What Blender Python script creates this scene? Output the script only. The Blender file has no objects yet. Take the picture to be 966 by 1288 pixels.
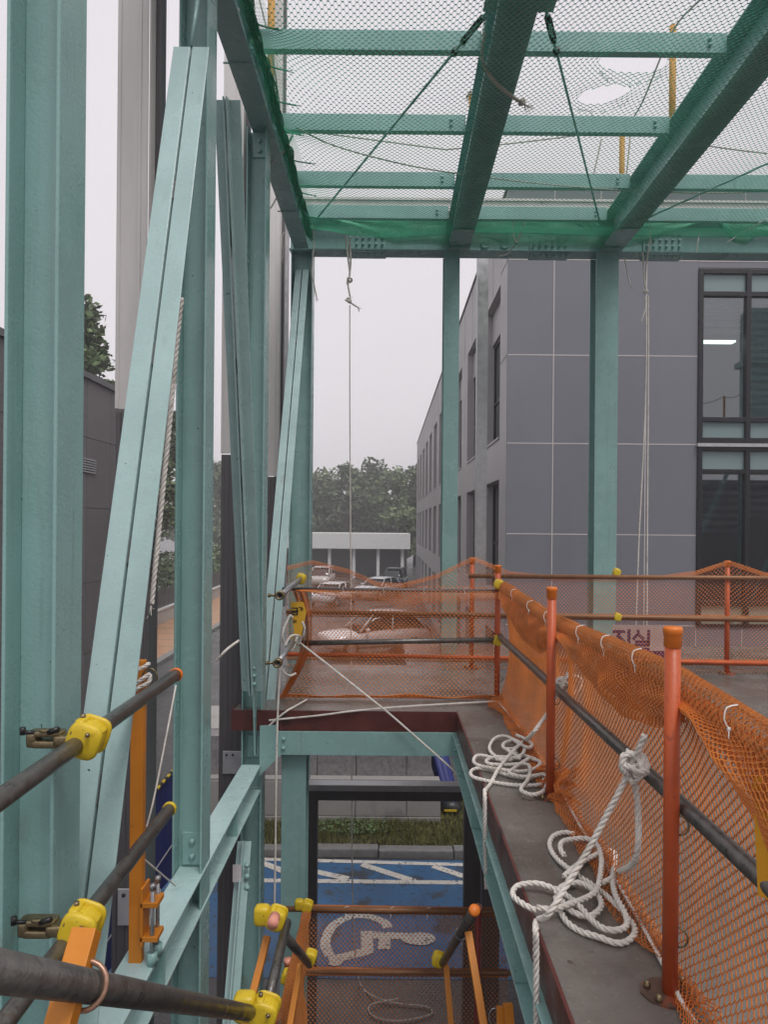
import bpy, math, random
from mathutils import Vector, Matrix, noise
R = math.radians
random.seed(7)
scene = bpy.context.scene
COL = scene.collection
H = 5.2                      # eye height above the car park
F, VX, VY, ROLL = 900.0, 488.0, 661.0, R(.5)

# ---------------------------------------------------------------- camera
cam = bpy.data.cameras.new("camera"); camo = bpy.data.objects.new("camera", cam); COL.objects.link(camo)
cam.sensor_fit = 'VERTICAL'; cam.sensor_height = 36; cam.lens = 36 * F / 1288
cam.shift_x = (483 - VX) / 1288; cam.shift_y = (VY - 644) / 1288
cam.clip_start = .05; cam.clip_end = 3000
camo.matrix_world = Matrix.Rotation(R(90), 4, 'X') @ Matrix.Rotation(ROLL, 4, 'Z')
scene.camera = camo
# ---------------------------------------------------------------- sky, sun, exposure
w = bpy.data.worlds.new("World"); scene.world = w; w.use_nodes = True
nt = w.node_tree; nt.nodes.clear()
out = nt.nodes.new('ShaderNodeOutputWorld'); bg = nt.nodes.new('ShaderNodeBackground')
sky = nt.nodes.new('ShaderNodeTexSky'); sky.sky_type = 'NISHITA'; sky.sun_disc = False
SUN_EL, SUN_ROT = R(62), R(150)
sky.sun_elevation = SUN_EL; sky.sun_rotation = SUN_ROT; sky.dust_density = 6; sky.air_density = 1.5
hs = nt.nodes.new('ShaderNodeHueSaturation'); hs.inputs['Saturation'].default_value = .12
mx = nt.nodes.new('ShaderNodeMix'); mx.data_type = 'RGBA'; mx.inputs[0].default_value = .86
mx.inputs[7].default_value = (6.5, 6.2, 6.5, 1)          # overcast cloud deck
# slow mottling of the cloud deck
tc = nt.nodes.new('ShaderNodeTexCoord'); ns = nt.nodes.new('ShaderNodeTexNoise'); ns.inputs['Scale'].default_value = 2.2; ns.inputs['Detail'].default_value = 5
mr = nt.nodes.new('ShaderNodeMapRange'); mr.inputs[3].default_value = .93; mr.inputs[4].default_value = 1.05
ml = nt.nodes.new('ShaderNodeMix'); ml.data_type = 'RGBA'; ml.blend_type = 'MULTIPLY'; ml.inputs[0].default_value = 1
L = nt.links.new
L(sky.outputs[0], hs.inputs['Color']); L(hs.outputs[0], mx.inputs[6]); L(tc.outputs['Generated'], ns.inputs['Vector'])
L(ns.outputs[0], mr.inputs[0]); L(mx.outputs[2], ml.inputs[6]); L(mr.outputs[0], ml.inputs[7])
L(ml.outputs[2], bg.inputs[0]); bg.inputs[1].default_value = .1; L(bg.outputs[0], out.inputs[0])
sl = bpy.data.lights.new("sun", 'SUN'); sl.energy = 1.5; sl.angle = R(22); sl.color = (1, .97, .93)
so = bpy.data.objects.new("sun", sl); COL.objects.link(so)
so.rotation_euler = (R(90) - SUN_EL, 0, R(180) - SUN_ROT + R(0))
scene.view_settings.view_transform = 'Standard'; scene.view_settings.look = 'None'
scene.view_settings.exposure = 0.47; scene.view_settings.gamma = 1
scene.cycles.max_bounces = 8; scene.cycles.transparent_max_bounces = 16
scene.cycles.use_denoising = True

# ---------------------------------------------------------------- helpers
def unroll(px, py):
    dx, dy = px - VX, py - VY; c, s = math.cos(ROLL), math.sin(ROLL)
    return dx * c + dy * s, -dx * s + dy * c
def P(px, py, Y):
    a, b = unroll(px, py); return Vector((a * Y / F, Y, -b * Y / F))
def G(px, py, z):
    a, b = unroll(px, py); Y = -z * F / b; return Vector((a * Y / F, Y, z))
def X_(px, py, x):
    a, b = unroll(px, py); Y = x * F / a; return Vector((x, Y, -b * Y / F))
V = lambda *a: Vector(a)

class MB:
    def __init__(s): s.v = []; s.f = []
    def add(s, vs, fs):
        o = len(s.v); s.v += [tuple(x) for x in vs]; s.f += [tuple(i + o for i in f) for f in fs]
    BF = [(0,3,2,1),(4,5,6,7),(0,1,5,4),(1,2,6,5),(2,3,7,6),(3,0,4,7)]
    def box(s, x0, x1, y0, y1, z0, z1):
        s.add([(x0,y0,z0),(x1,y0,z0),(x1,y1,z0),(x0,y1,z0),(x0,y0,z1),(x1,y0,z1),(x1,y1,z1),(x0,y1,z1)], MB.BF); return s
    def obox(s, p0, p1, w, h, up=(0,0,1), off=(0,0)):
        p0, p1 = Vector(p0), Vector(p1); a = (p1 - p0).normalized(); up = Vector(up)
        sd = a.cross(up).normalized(); u = sd.cross(a).normalized()
        d = sd * off[0] + u * off[1]; vs = []
        for p in (p0, p1):
            for i, j in ((-1,-1),(1,-1),(1,1),(-1,1)): vs.append(p + d + sd * (i*w/2) + u * (j*h/2))
        s.add(vs, [(0,1,2,3),(7,6,5,4),(0,4,5,1),(1,5,6,2),(2,6,7,3),(3,7,4,0)]); return s
    def ibeam(s, p0, p1, d, w, up=(0,0,1), tf=.011, tw=.008):
        s.obox(p0, p1, w, tf, up, (0, (d-tf)/2)); s.obox(p0, p1, w, tf, up, (0, -(d-tf)/2)); s.obox(p0, p1, tw, d-2*tf, up); return s
    def tube(s, path, r, n=8, caps=True, closed=False):
        path = [Vector(p) for p in path]; m = len(path)
        rr = r if isinstance(r, (list, tuple)) else [r]*m
        t0 = (path[1]-path[0]).normalized(); ref = V(0,0,1) if abs(t0.z) < .9 else V(1,0,0)
        nrm = (ref - t0*ref.dot(t0)).normalized(); vs = []
        for i in range(m):
            if closed: t = path[(i+1) % m] - path[i-1]
            else: t = path[min(i+1, m-1)] - path[max(i-1, 0)]
            if t.length < 1e-9: t = t0.copy()
            t.normalize(); nn = nrm - t*nrm.dot(t)
            if nn.length < 1e-6: nn = t.orthogonal()
            nrm = nn.normalized(); b = t.cross(nrm)
            for k in range(n):
                a = 2*math.pi*k/n; vs.append(path[i] + (nrm*math.cos(a) + b*math.sin(a))*rr[i])
        fs = []
        for i in range(m if closed else m-1):
            j = (i+1) % m
            for k in range(n): fs.append((i*n+k, i*n+(k+1) % n, j*n+(k+1) % n, j*n+k))
        if caps and not closed: fs.append(tuple(range(n-1,-1,-1))); fs.append(tuple((m-1)*n+k for k in range(n)))
        s.add(vs, fs); return s
    def pipe(s, p0, p1, r, ri, n=14):       # open-ended pipe
        p0, p1 = Vector(p0), Vector(p1); t = (p1-p0).normalized(); a = t.orthogonal().normalized(); b = t.cross(a); vs = []
        for p, q in ((p0, r), (p1, r), (p1, ri), (p0, ri)):
            for k in range(n):
                an = 2*math.pi*k/n; vs.append(p + (a*math.cos(an)+b*math.sin(an))*q)
        fs = [(i*n+k, i*n+(k+1) % n, ((i+1) % 4)*n+(k+1) % n, ((i+1) % 4)*n+k) for i in range(4) for k in range(n)]
        s.add(vs, fs); return s
    def blob(s, c, size, rot=None, p=3.5, nu=14, nv=9):
        c = Vector(c); vs = []; f = []
        sg = lambda q, e: math.copysign(abs(q)**e, q)
        e = 2/p
        for j in range(nv+1):
            ph = -math.pi/2 + math.pi*j/nv
            for i in range(nu):
                th = 2*math.pi*i/nu
                q = V(sg(math.cos(ph),e)*sg(math.cos(th),e)*size[0]/2, sg(math.cos(ph),e)*sg(math.sin(th),e)*size[1]/2, sg(math.sin(ph),e)*size[2]/2)
                if rot: q = rot @ q
                vs.append(c + q)
        for j in range(nv):
            for i in range(nu): f.append((j*nu+i, j*nu+(i+1) % nu, (j+1)*nu+(i+1) % nu, (j+1)*nu+i))
        s.add(vs, f); return s
    def bolt(s, p, d, r=.014, h=.012):
        p, d = Vector(p), Vector(d).normalized()
        s.tube([p, p+d*h*.45, p+d*h*.8, p+d*h], [r, r, r*.75, r*.3], 8); return s
    def prism(s, pts, d):                     # planar outline extruded by vector d
        n = len(pts); d = Vector(d); a = [Vector(p) for p in pts]
        s.add(a + [p + d for p in a], [tuple(range(n-1,-1,-1)), tuple(range(n, 2*n))] + [(i,(i+1) % n,(i+1) % n+n,i+n) for i in range(n)]); return s
    def quad(s, a, b, c, d): s.add([a,b,c,d], [(0,1,2,3)]); return s

def obj(name, mb, m, base, smooth=False, bevel=0):
    me = bpy.data.meshes.new(name); b = Vector(base)
    me.from_pydata([(x-b.x, y-b.y, z-b.z) for x, y, z in mb.v], [], mb.f); me.update()
    if smooth: me.shade_smooth() if hasattr(me, 'shade_smooth') else None
    me.materials.append(m)
    o = bpy.data.objects.new(name, me); COL.objects.link(o)
    if bevel:
        bm = o.modifiers.new('edge', 'BEVEL'); bm.width = bevel; bm.segments = 2; bm.limit_method = 'ANGLE'; bm.angle_limit = R(50)
    return o
def tag(o, label=None, cat=None, group=None, kind=None):
    if label: o['label'] = label
    if cat: o['category'] = cat
    if group: o['group'] = group
    if kind: o['kind'] = kind
    return o
def thing(name, loc, label, cat, group=None):
    o = bpy.data.objects.new(name, None); o.empty_display_size = .1; COL.objects.link(o); o.location = loc
    return tag(o, label, cat, group)
def wloc(o):
    v = Vector((0,0,0))
    while o: v += o.location; o = o.parent
    return v
def part(name, mb, m, root, smooth=False, bevel=0):
    o = obj(name, mb, m, wloc(root), smooth, bevel); o.parent = root; return o
def solo(name, mb, m, label, cat, group=None, smooth=False, bevel=0):
    xs = [v[0] for v in mb.v]; ys = [v[1] for v in mb.v]; zs = [v[2] for v in mb.v]
    b = V((min(xs)+max(xs))/2, (min(ys)+max(ys))/2, min(zs))
    o = obj(name, mb, m, b, smooth, bevel); o.location = b; return tag(o, label, cat, group)
def struct(name, mb, m, kind='structure'):
    return tag(obj(name, mb, m, (0,0,0)), kind=kind)
def dup(o, parent=None, delta=None):
    c = o.copy(); COL.objects.link(c)
    if parent: c.parent = parent
    if delta is not None: c.location = o.location + Vector(delta)
    for ch in list(o.children): dup(ch, c)
    return c

# ---- paths
def catmull(pts, step=.02):
    pts = [Vector(p) for p in pts]; o = []
    q = [pts[0]*2-pts[1]] + pts + [pts[-1]*2-pts[-2]]
    for i in range(1, len(q)-2):
        a, b, c, d = q[i-1:i+3]; n = max(2, int((c-b).length/step))
        for k in range(n):
            t = k/n
            o.append(.5*((2*b)+(c-a)*t+(2*a-5*b+4*c-d)*t*t+(3*b-a-3*c+d)*t**3))
    o.append(pts[-1]); return o
def resample(path, step):
    o = [path[0]]; acc = 0
    for a, b in zip(path, path[1:]):
        L_ = (b-a).length; pos = step-acc
        while pos < L_: o.append(a+(b-a)*(pos/L_)); pos += step
        acc = (acc+L_) % step
    o.append(path[-1]); return o
def rope(mb, pts, r, twist=True, step=None, fray=False):
    path = resample(catmull(pts, r*1.2), step or r*.9)
    if len(path) > 2 and (path[-1]-path[-2]).length < r*.1: path.pop(-2)
    if not twist: mb.tube(path, r, 6)
    else:
        pitch = 7*r; t0 = (path[1]-path[0]).normalized(); nrm = t0.orthogonal().normalized(); st = [[], [], []]; s = 0
        for i, p in enumerate(path):
            t = (path[min(i+1, len(path)-1)]-path[max(i-1, 0)]).normalized()
            nrm = (nrm-t*nrm.dot(t)).normalized(); b = t.cross(nrm)
            if i: s += (p-path[i-1]).length
            for k in range(3):
                a = 2*math.pi*(s/pitch+k/3); st[k].append(p+(nrm*math.cos(a)+b*math.sin(a))*r*.52)
        for q in st: mb.tube(q, r*.56, 5)
    if fray:
        e = path[-1]; d = (path[-1]-path[-3]).normalized()
        for k in range(12):
            q = V(random.uniform(-1,1), random.uniform(-1,1), random.uniform(-1,1))*r*2
            mb.tube([e, e+d*r*2.5+q*.6, e+d*r*4+q*1.4], r*.16, 4)
def knot(mb, c, R_, r, seed=1, n=5, twist=True, squash=(1,1,1)):
    rnd = random.Random(seed); c = Vector(c); pts = []
    for k in range(n*6):
        a = k/6*2*math.pi; ax = Matrix.Rotation(k*.37+seed, 3, 'Z') @ Matrix.Rotation(k*.21*rnd.uniform(.6,1.4), 3, 'X')
        q = ax @ V(math.cos(a), math.sin(a), 0)*R_*rnd.uniform(.65, 1)
        pts.append(c+V(q.x*squash[0], q.y*squash[1], q.z*squash[2]))
    rope(mb, pts, r, twist)
def sag(a, b, d, n=8):
    a, b = Vector(a), Vector(b)
    return [a.lerp(b, i/n)-V(0,0,4*d*(i/n)*(1-i/n)) for i in range(n+1)]

# ---- knitted mesh: rows of strands that meet in pairs, honeycomb holes
PROF = [(.0,.43),(.3,.43),(.5,-.43),(.8,-.43)]
def net(mb, U, Vv, w, h, fn, r, n1, n2, skip=None):
    n1, n2 = Vector(n1)*r, Vector(n2)*r
    off = [n1*math.cos(a)+n2*math.sin(a) for a in (R(90), R(210), R(330))]
    for k in range(int(Vv/h)+1):
        sg = 1 if k % 2 else -1; run = []
        def flush():
            nonlocal run
            m = len(run)
            if m > 1:
                vs = [p+o_ for p in run for o_ in off]
                mb.add(vs, [(i*3+j, i*3+(j+1) % 3, i*3+3+(j+1) % 3, i*3+3+j) for i in range(m-1) for j in range(3)])
            run = []
        for i in range(int(U/w)+1):
            for t, a in PROF:
                u = (i+t)*w; v = (k+sg*a)*h
                if u > U or v < -h or v > Vv+h: continue
                if skip and skip(u, v): flush(); continue
                run.append(fn(u, v))
        flush()

# ---------------------------------------------------------------- materials
def mat(name, col, rough=.5, metal=0., var=.12, scale=6., bump=0., bscale=60., spot=None, rvar=.1, island=0, aniso=None, spec=.5, streak=None):
    m = bpy.data.materials.new(name); m.use_nodes = True; t = m.node_tree; b = t.nodes['Principled BSDF']; N = t.nodes.new; L = t.links.new
    tc = N('ShaderNodeTexCoord'); src = tc.outputs['Object']
    if aniso:
        mp = N('ShaderNodeMapping'); mp.inputs['Scale'].default_value = aniso; L(src, mp.inputs[0]); src = mp.outputs[0]
    n = N('ShaderNodeTexNoise'); n.inputs['Scale'].default_value = scale; n.inputs['Detail'].default_value = 6; n.inputs['Roughness'].default_value = .65; L(src, n.inputs['Vector'])
    mr = N('ShaderNodeMapRange'); mr.inputs[1].default_value = .25; mr.inputs[2].default_value = .75; mr.inputs[3].default_value = 1-var; mr.inputs[4].default_value = 1+var; L(n.outputs[0], mr.inputs[0])
    mx = N('ShaderNodeMix'); mx.data_type = 'RGBA'; mx.blend_type = 'MULTIPLY'; mx.inputs[0].default_value = 1; mx.inputs[6].default_value = (*col, 1); L(mr.outputs[0], mx.inputs[7]); c = mx.outputs[2]
    if island:
        g = N('ShaderNodeNewGeometry'); m2 = N('ShaderNodeMapRange'); m2.inputs[3].default_value = 1-island; m2.inputs[4].default_value = 1+island; L(g.outputs['Random Per Island'], m2.inputs[0])
        m3 = N('ShaderNodeMix'); m3.data_type = 'RGBA'; m3.blend_type = 'MULTIPLY'; m3.inputs[0].default_value = 1; L(c, m3.inputs[6]); L(m2.outputs[0], m3.inputs[7]); c = m3.outputs[2]
    if spot:
        for (sc_, th, sc_col, soft) in spot:
            n2 = N('ShaderNodeTexNoise'); n2.inputs['Scale'].default_value = sc_; n2.inputs['Detail'].default_value = 4; L(tc.outputs['Object'], n2.inputs['Vector'])
            m4 = N('ShaderNodeMapRange'); m4.inputs[1].default_value = th; m4.inputs[2].default_value = th+soft; L(n2.outputs[0], m4.inputs[0])
            m5 = N('ShaderNodeMix'); m5.data_type = 'RGBA'; L(m4.outputs[0], m5.inputs[0]); L(c, m5.inputs[6]); m5.inputs[7].default_value = (*sc_col, 1); c = m5.outputs[2]
    if streak:
        for (vec, th, sc_col, soft, amt) in streak:
            mp2 = N('ShaderNodeMapping'); mp2.inputs['Scale'].default_value = vec; L(tc.outputs['Object'], mp2.inputs[0])
            n5 = N('ShaderNodeTexNoise'); n5.inputs['Scale'].default_value = 1; n5.inputs['Detail'].default_value = 5; L(mp2.outputs[0], n5.inputs['Vector'])
            m6 = N('ShaderNodeMapRange'); m6.inputs[1].default_value = th; m6.inputs[2].default_value = th+soft; m6.inputs[4].default_value = amt; L(n5.outputs[0], m6.inputs[0])
            m7 = N('ShaderNodeMix'); m7.data_type = 'RGBA'; L(m6.outputs[0], m7.inputs[0]); L(c, m7.inputs[6]); m7.inputs[7].default_value = (*sc_col, 1); c = m7.outputs[2]
    L(c, b.inputs['Base Color'])
    r2 = N('ShaderNodeMapRange'); r2.inputs[1].default_value = .3; r2.inputs[2].default_value = .7; r2.inputs[3].default_value = max(.03, rough-rvar); r2.inputs[4].default_value = min(1, rough+rvar); L(n.outputs[0], r2.inputs[0]); L(r2.outputs[0], b.inputs['Roughness'])
    b.inputs['Metallic'].default_value = metal; b.inputs['Specular IOR Level'].default_value = spec
    if bump:
        n3 = N('ShaderNodeTexNoise'); n3.inputs['Scale'].default_value = bscale; n3.inputs['Detail'].default_value = 4; L(src, n3.inputs['Vector'])
        bp = N('ShaderNodeBump'); bp.inputs['Strength'].default_value = bump; bp.inputs['Distance'].default_value = .01; L(n3.outputs[0], bp.inputs['Height']); L(bp.outputs[0], b.inputs['Normal'])
    return m
DK = (.02,.03,.03)
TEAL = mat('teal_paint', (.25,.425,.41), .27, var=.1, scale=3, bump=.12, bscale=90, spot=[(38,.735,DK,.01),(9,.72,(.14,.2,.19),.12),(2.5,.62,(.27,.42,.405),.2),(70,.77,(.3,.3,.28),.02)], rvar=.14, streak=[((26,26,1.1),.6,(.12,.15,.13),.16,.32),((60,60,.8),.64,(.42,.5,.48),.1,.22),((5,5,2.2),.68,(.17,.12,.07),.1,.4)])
TEAL_LIT = mat('lit_teal_paint', (.37,.52,.515), .27, var=.1, scale=3, bump=.12, bscale=90, spot=[(38,.735,DK,.01),(9,.72,(.27,.36,.35),.12),(2.5,.62,(.4,.55,.545),.2),(70,.77,(.3,.3,.28),.02)], rvar=.14, streak=[((26,26,1.1),.6,(.24,.29,.27),.16,.32),((60,60,.8),.64,(.5,.58,.57),.1,.22),((5,5,2.2),.68,(.17,.12,.07),.1,.4)])  # lighter teal: brightness from open sky painted into braces and floor beam
SLABC = mat('wet_concrete', (.155,.143,.13), .21, var=.24, scale=2.2, bump=.25, bscale=45, spot=[(1.6,.55,(.095,.086,.076),.12),(30,.7,(.22,.2,.18),.05),(90,.7,(.26,.24,.22),.03),(6,.66,(.2,.185,.17),.08),(14,.7,(.06,.05,.045),.04)], rvar=.22)
REDP = mat('red_primer', (.10,.026,.022), .4, var=.25, scale=9, bump=.1, rvar=.15, spot=[(5,.62,(.03,.012,.012),.1)])
GALV = mat('galvanised_steel', (.48,.48,.49), .42, .55, var=.16, scale=14, bump=.05, rvar=.12)
PALEG = mat('pale_grey_finish', (.62,.595,.58), .6, .0, var=.14, scale=5, bump=.25, bscale=30, aniso=(1,1,.12), spot=[(14,.7,(.28,.25,.23),.06)])
DARKG = mat('dark_grey_paint', (.105,.1,.105), .42, .2, var=.18, scale=6, bump=.12, aniso=(6,6,.3), spot=[(12,.73,(.03,.02,.015),.06)])
STUBE = mat('net_stained_tube', (.26,.12,.055), .5, .2, var=.3, scale=12)
TUBE = mat('scaffold_steel', (.155,.145,.135), .36, .7, var=.35, scale=22, bump=.2, bscale=70, spot=[(16,.66,(.1,.055,.03),.12)], rvar=.14)
TUBEL = mat('zinc_tube', (.36,.36,.37), .34, .75, var=.2, scale=22, bump=.1, rvar=.12)
ORP = mat('orange_red_paint', (.52,.095,.025), .45, var=.2, scale=10, bump=.15, spot=[(20,.64,(.34,.06,.02),.1),(60,.7,(.5,.15,.06),.03)], streak=[((40,40,2),.62,(.3,.08,.04),.12,.5)])
REDD = mat('dark_red_paint', (.22,.02,.015), .5, var=.2)
ORCAP = mat('orange_plastic', (.75,.19,.02), .45, var=.08)
PINK = mat('faded_pink_plastic', (.72,.3,.22), .55, var=.15, scale=20)
YORP = mat('yellow_orange_paint', (.6,.205,.012), .4, var=.1, scale=9, bump=.08, spot=[(26,.72,(.25,.09,.02),.04)])
YEL = mat('yellow_plastic', (.66,.47,.02), .42, var=.13, scale=14, bump=.12, bscale=50, spot=[(18,.62,(.3,.2,.04),.12),(50,.66,(.12,.09,.04),.05),(9,.66,(.72,.58,.2),.1)])
BRASS = mat('passivated_steel', (.24,.19,.11), .36, .85, var=.35, scale=30, bump=.2)
BLKM = mat('black_steel', (.03,.03,.03), .4, .5)
ONET = mat('orange_net', (.66,.2,.035), .55, var=.3, scale=3)
BNET = mat('brown_orange_net', (.5,.17,.04), .65, var=.3, scale=3)
GNET = mat('green_net', (.03,.33,.185), .55, var=.3, scale=2)
ROPE = mat('white_rope', (.72,.68,.63), .8, var=.18, scale=18, bump=.2, bscale=200, spot=[(7,.58,(.42,.38,.32),.2),(25,.64,(.3,.27,.23),.12)])
ROPED = mat('weathered_rope', (.5,.48,.43), .85, var=.25, scale=18)
TIE = mat('white_cable_tie', (.8,.78,.76), .4)
STRAP = mat('ochre_webbing', (.5,.26,.05), .7)
ASPH = mat('wet_asphalt', (.06,.057,.058), .32, var=.3, scale=.5, bump=.35, bscale=70, spot=[(.35,.54,(.035,.033,.035),.1),(60,.68,(.12,.115,.11),.05)], rvar=.25)
BLUEP = mat('worn_blue_paint', (.035,.125,.27), .45, var=.25, scale=2.5, bump=.3, bscale=90, spot=[(2.2,.56,(.04,.05,.065),.1),(14,.6,(.05,.055,.06),.06),(45,.64,(.06,.06,.065),.04)], rvar=.2)
WHITEP = mat('worn_white_paint', (.66,.62,.56), .55, var=.15, scale=5, bump=.25, bscale=90, spot=[(18,.6,(.12,.12,.13),.05),(50,.62,(.16,.15,.15),.05),(3,.62,(.4,.38,.36),.1)])
STONE = mat('grey_granite', (.34,.32,.31), .55, var=.18, scale=40, bump=.2, bscale=120, spot=[(1.5,.6,(.18,.17,.165),.15)])
STONER = mat('rough_granite', (.22,.205,.21), .6, var=.4, scale=14, bump=.5, bscale=60, spot=[(40,.62,(.3,.29,.28),.05)])
KERB = mat('kerb_stone', (.2,.195,.19), .5, var=.25, scale=12, bump=.3)
SOIL = mat('soil', (.05,.045,.025), .9, var=.4, scale=8, bump=.4)
GRASSM = mat('grass_blades', (.15,.145,.045), .7, var=.4, scale=1.5, island=.5)
BRICK = mat('brick_paving', (.4,.22,.12), .45, var=.2, scale=4)
PANEL = mat('slate_panel', (.165,.168,.195), .5, var=.05, scale=.7, bump=.04, spot=[(.5,.62,(.15,.15,.175),.25)], rvar=.06, island=.05, streak=[((2.2,2.2,.12),.58,(.13,.13,.15),.2,.35)])
PANELL = mat('light_grey_panel', (.38,.37,.38), .5, var=.06, scale=.6, spot=[(.8,.62,(.32,.31,.32),.2)], streak=[((3,3,.15),.6,(.2,.19,.19),.2,.4)])
JOINT = mat('joint_sealant', (.5,.46,.45), .7)
FRAME = mat('black_aluminium', (.018,.017,.02), .35, .2)
FROST = mat('frosted_spandrel_glass', (.2,.27,.28), .12, var=.05, scale=.8, rvar=.03)
DGLASS = mat('dark_window_glass', (.012,.014,.016), .06, var=.1, rvar=.02, spec=.8)
BLIND = mat('window_blind', (.75,.8,.86), .6)
ROOM = mat('dim_room', (.06,.065,.075), .8)
OLDW = mat('charcoal_cladding', (.13,.12,.125), .6, var=.14, scale=.6, bump=.05, spot=[(1.2,.6,(.1,.095,.1),.2)], island=.08, streak=[((2,2,.15),.58,(.2,.19,.19),.2,.4)])
BLUET = mat('blue_banner_vinyl', (.035,.045,.2), .5, var=.12, scale=2, bump=.1, bscale=6)
WHT = mat('white_vinyl', (.72,.68,.7), .5, var=.05)
PURP = mat('purple_print', (.07,.03,.18), .5); BLK = mat('black_print', (.015,.012,.012), .5)
BARK = mat('bark', (.07,.055,.045), .9, var=.3, scale=5, bump=.5, bscale=20)
LEAF1 = mat('broad_leaf', (.085,.13,.05), .6, var=.3, scale=.4, island=.45)
LEAF2 = mat('pine_leaf', (.085,.115,.055), .7, var=.35, scale=.3, island=.4)
LEAF3 = mat('light_leaf', (.12,.16,.07), .65, var=.3, scale=.3, island=.4)
PALEB = mat('pale_roof', (.6,.6,.6), .5); CONC = mat('pale_concrete', (.42,.4,.38), .7, var=.12, scale=2)
YTAPE = mat('yellow_tape', (.75,.42,.03), .4, var=.06)
def glassmat():
    m = bpy.data.materials.new('window_glass'); m.use_nodes = True; t = m.node_tree; t.nodes.clear()
    o = t.nodes.new('ShaderNodeOutputMaterial'); tr = t.nodes.new('ShaderNodeBsdfTransparent'); tr.inputs[0].default_value = (.36,.41,.44,1)
    g = t.nodes.new('ShaderNodeBsdfGlossy'); g.inputs['Roughness'].default_value = .015; g.inputs[0].default_value = (.85,.9,.95,1)
    f = t.nodes.new('ShaderNodeFresnel'); f.inputs[0].default_value = 2.6; x = t.nodes.new('ShaderNodeMixShader')
    t.links.new(f.outputs[0], x.inputs[0]); t.links.new(tr.outputs[0], x.inputs[1]); t.links.new(g.outputs[0], x.inputs[2]); t.links.new(x.outputs[0], o.inputs[0]); return m
GLASS = glassmat()
OLIVE = mat('olive_panel', (.3,.29,.22), .4)
def emis(name, col, s):
    m = bpy.data.materials.new(name); m.use_nodes = True; b = m.node_tree.nodes['Principled BSDF']; b.inputs['Emission Color'].default_value = (*col,1); b.inputs['Emission Strength'].default_value = s; return m
LAMP = emis('lit_lamp', (.9,1,.85), 3.2)

# ================================================================ GROUND
ZG = -H; ZD = -1.42
struct('ground', MB().quad((-900,-300,ZG),(900,-300,ZG),(900,1500,ZG),(-900,1500,ZG)), ASPH)
struct('parking_bay_paint', MB().quad((-3.6,8.2,ZG+.004),(2.6,8.2,ZG+.004),(2.6,11.12,ZG+.004),(-3.6,11.12,ZG+.004)), BLUEP)
def ribbon(mb, pts, wd, z):
    pts = [Vector((p.x, p.y, z)) for p in pts]; l, r = [], []
    for i, p in enumerate(pts):
        t = (pts[min(i+1, len(pts)-1)]-pts[max(i-1,0)]).normalized(); n = V(-t.y, t.x, 0)*wd/2; l.append(p+n); r.append(p-n)
    for i in range(len(pts)-1): mb.quad(r[i], r[i+1], l[i+1], l[i])
zp = ZG+.008
m = MB()
def gl(mb, a, b, wd, k=0): ribbon(mb, [G(*a, ZG), G(*b, ZG)], wd, zp+k*.0015)
gl(m, (250,1107), (607,1111), .11); gl(m, (250,1079), (610,1089), .1, 1)
for a, b in (((455,1088),(521,1109)), ((545,1090),(601,1109)), ((382,1094),(438,1106)), ((330,1086),(380,1106))): gl(m, a, b, .13, 2)
struct('parking_lines', m, WHITEP)
m = MB()
arc = [G(x, y, ZG) for x, y in ((415,1203),(409,1190),(411,1178),(418,1166),(431,1157),(446,1152.5),(462,1153),(476,1157),(485,1162),(488,1168))]
ribbon(m, catmull(arc, .04), .125, zp)
ribbon(m, [G(414,1209,ZG), G(462,1197,ZG), G(461.5,1196.5,ZG)], .15, zp+.001)
ribbon(m, [G(462,1200,ZG), G(461,1172,ZG)], .15, zp+.002)
ribbon(m, [G(456,1176.5,ZG), G(520,1179,ZG)], .15, zp+.003)
ribbon(m, [G(483,1195,ZG), G(484,1176,ZG)], .15, zp+.004)
ribbon(m, [G(419,1216,ZG), G(427,1205,ZG)], .14, zp+.005)
hd = [G(530+18*math.cos(a)*(1 if math.cos(a) > 0 else 1.4), 1182+8*math.sin(a), ZG)+V(0,0,.014) for a in [2*math.pi*k/20 for k in range(20)]]
m.add(hd, [tuple(range(19,-1,-1))])
struct('wheelchair_marking', m, WHITEP)
# kerb, grass bed, stone planter
m = MB(); x = -6.0; k = 0
while x < 6:
    L_ = 1.18; y0 = 11.2+.012*math.sin(k*2.1); m.box(x, x+L_-.012, y0, y0+.2, ZG-.1, ZG+.125+.006*math.cos(k*3)); x += L_; k += 1
o = struct('kerb', m, KERB); bv = o.modifiers.new('edge','BEVEL'); bv.width = .02; bv.segments = 2
struct('grass_bed_soil', MB().box(-6, 6, 11.4, 14.2, ZG-.1, ZG+.105), SOIL)
m = MB(); rnd = random.Random(3)
for k in range(26000):
    x = rnd.uniform(-3.2, 3.2); y = rnd.uniform(11.38, 13.6)
    if x < .96 and y > 12.28: continue
    hgt = rnd.uniform(.04, .13)*(1+.7*noise.noise((x*1.3,y*1.3,0))); a = rnd.uniform(0, 6.28); wd = rnd.uniform(.006,.014)
    b = V(x, y, ZG+.1); d = V(math.cos(a), math.sin(a), 0); e = V(rnd.uniform(-.05,.05), rnd.uniform(-.05,.05), hgt)
    m.add([b-d*wd, b+d*wd, b+e], [(0,1,2)])
struct('grass', m, GRASSM, 'stuff')
m = MB(); LFL = MB()
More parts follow.
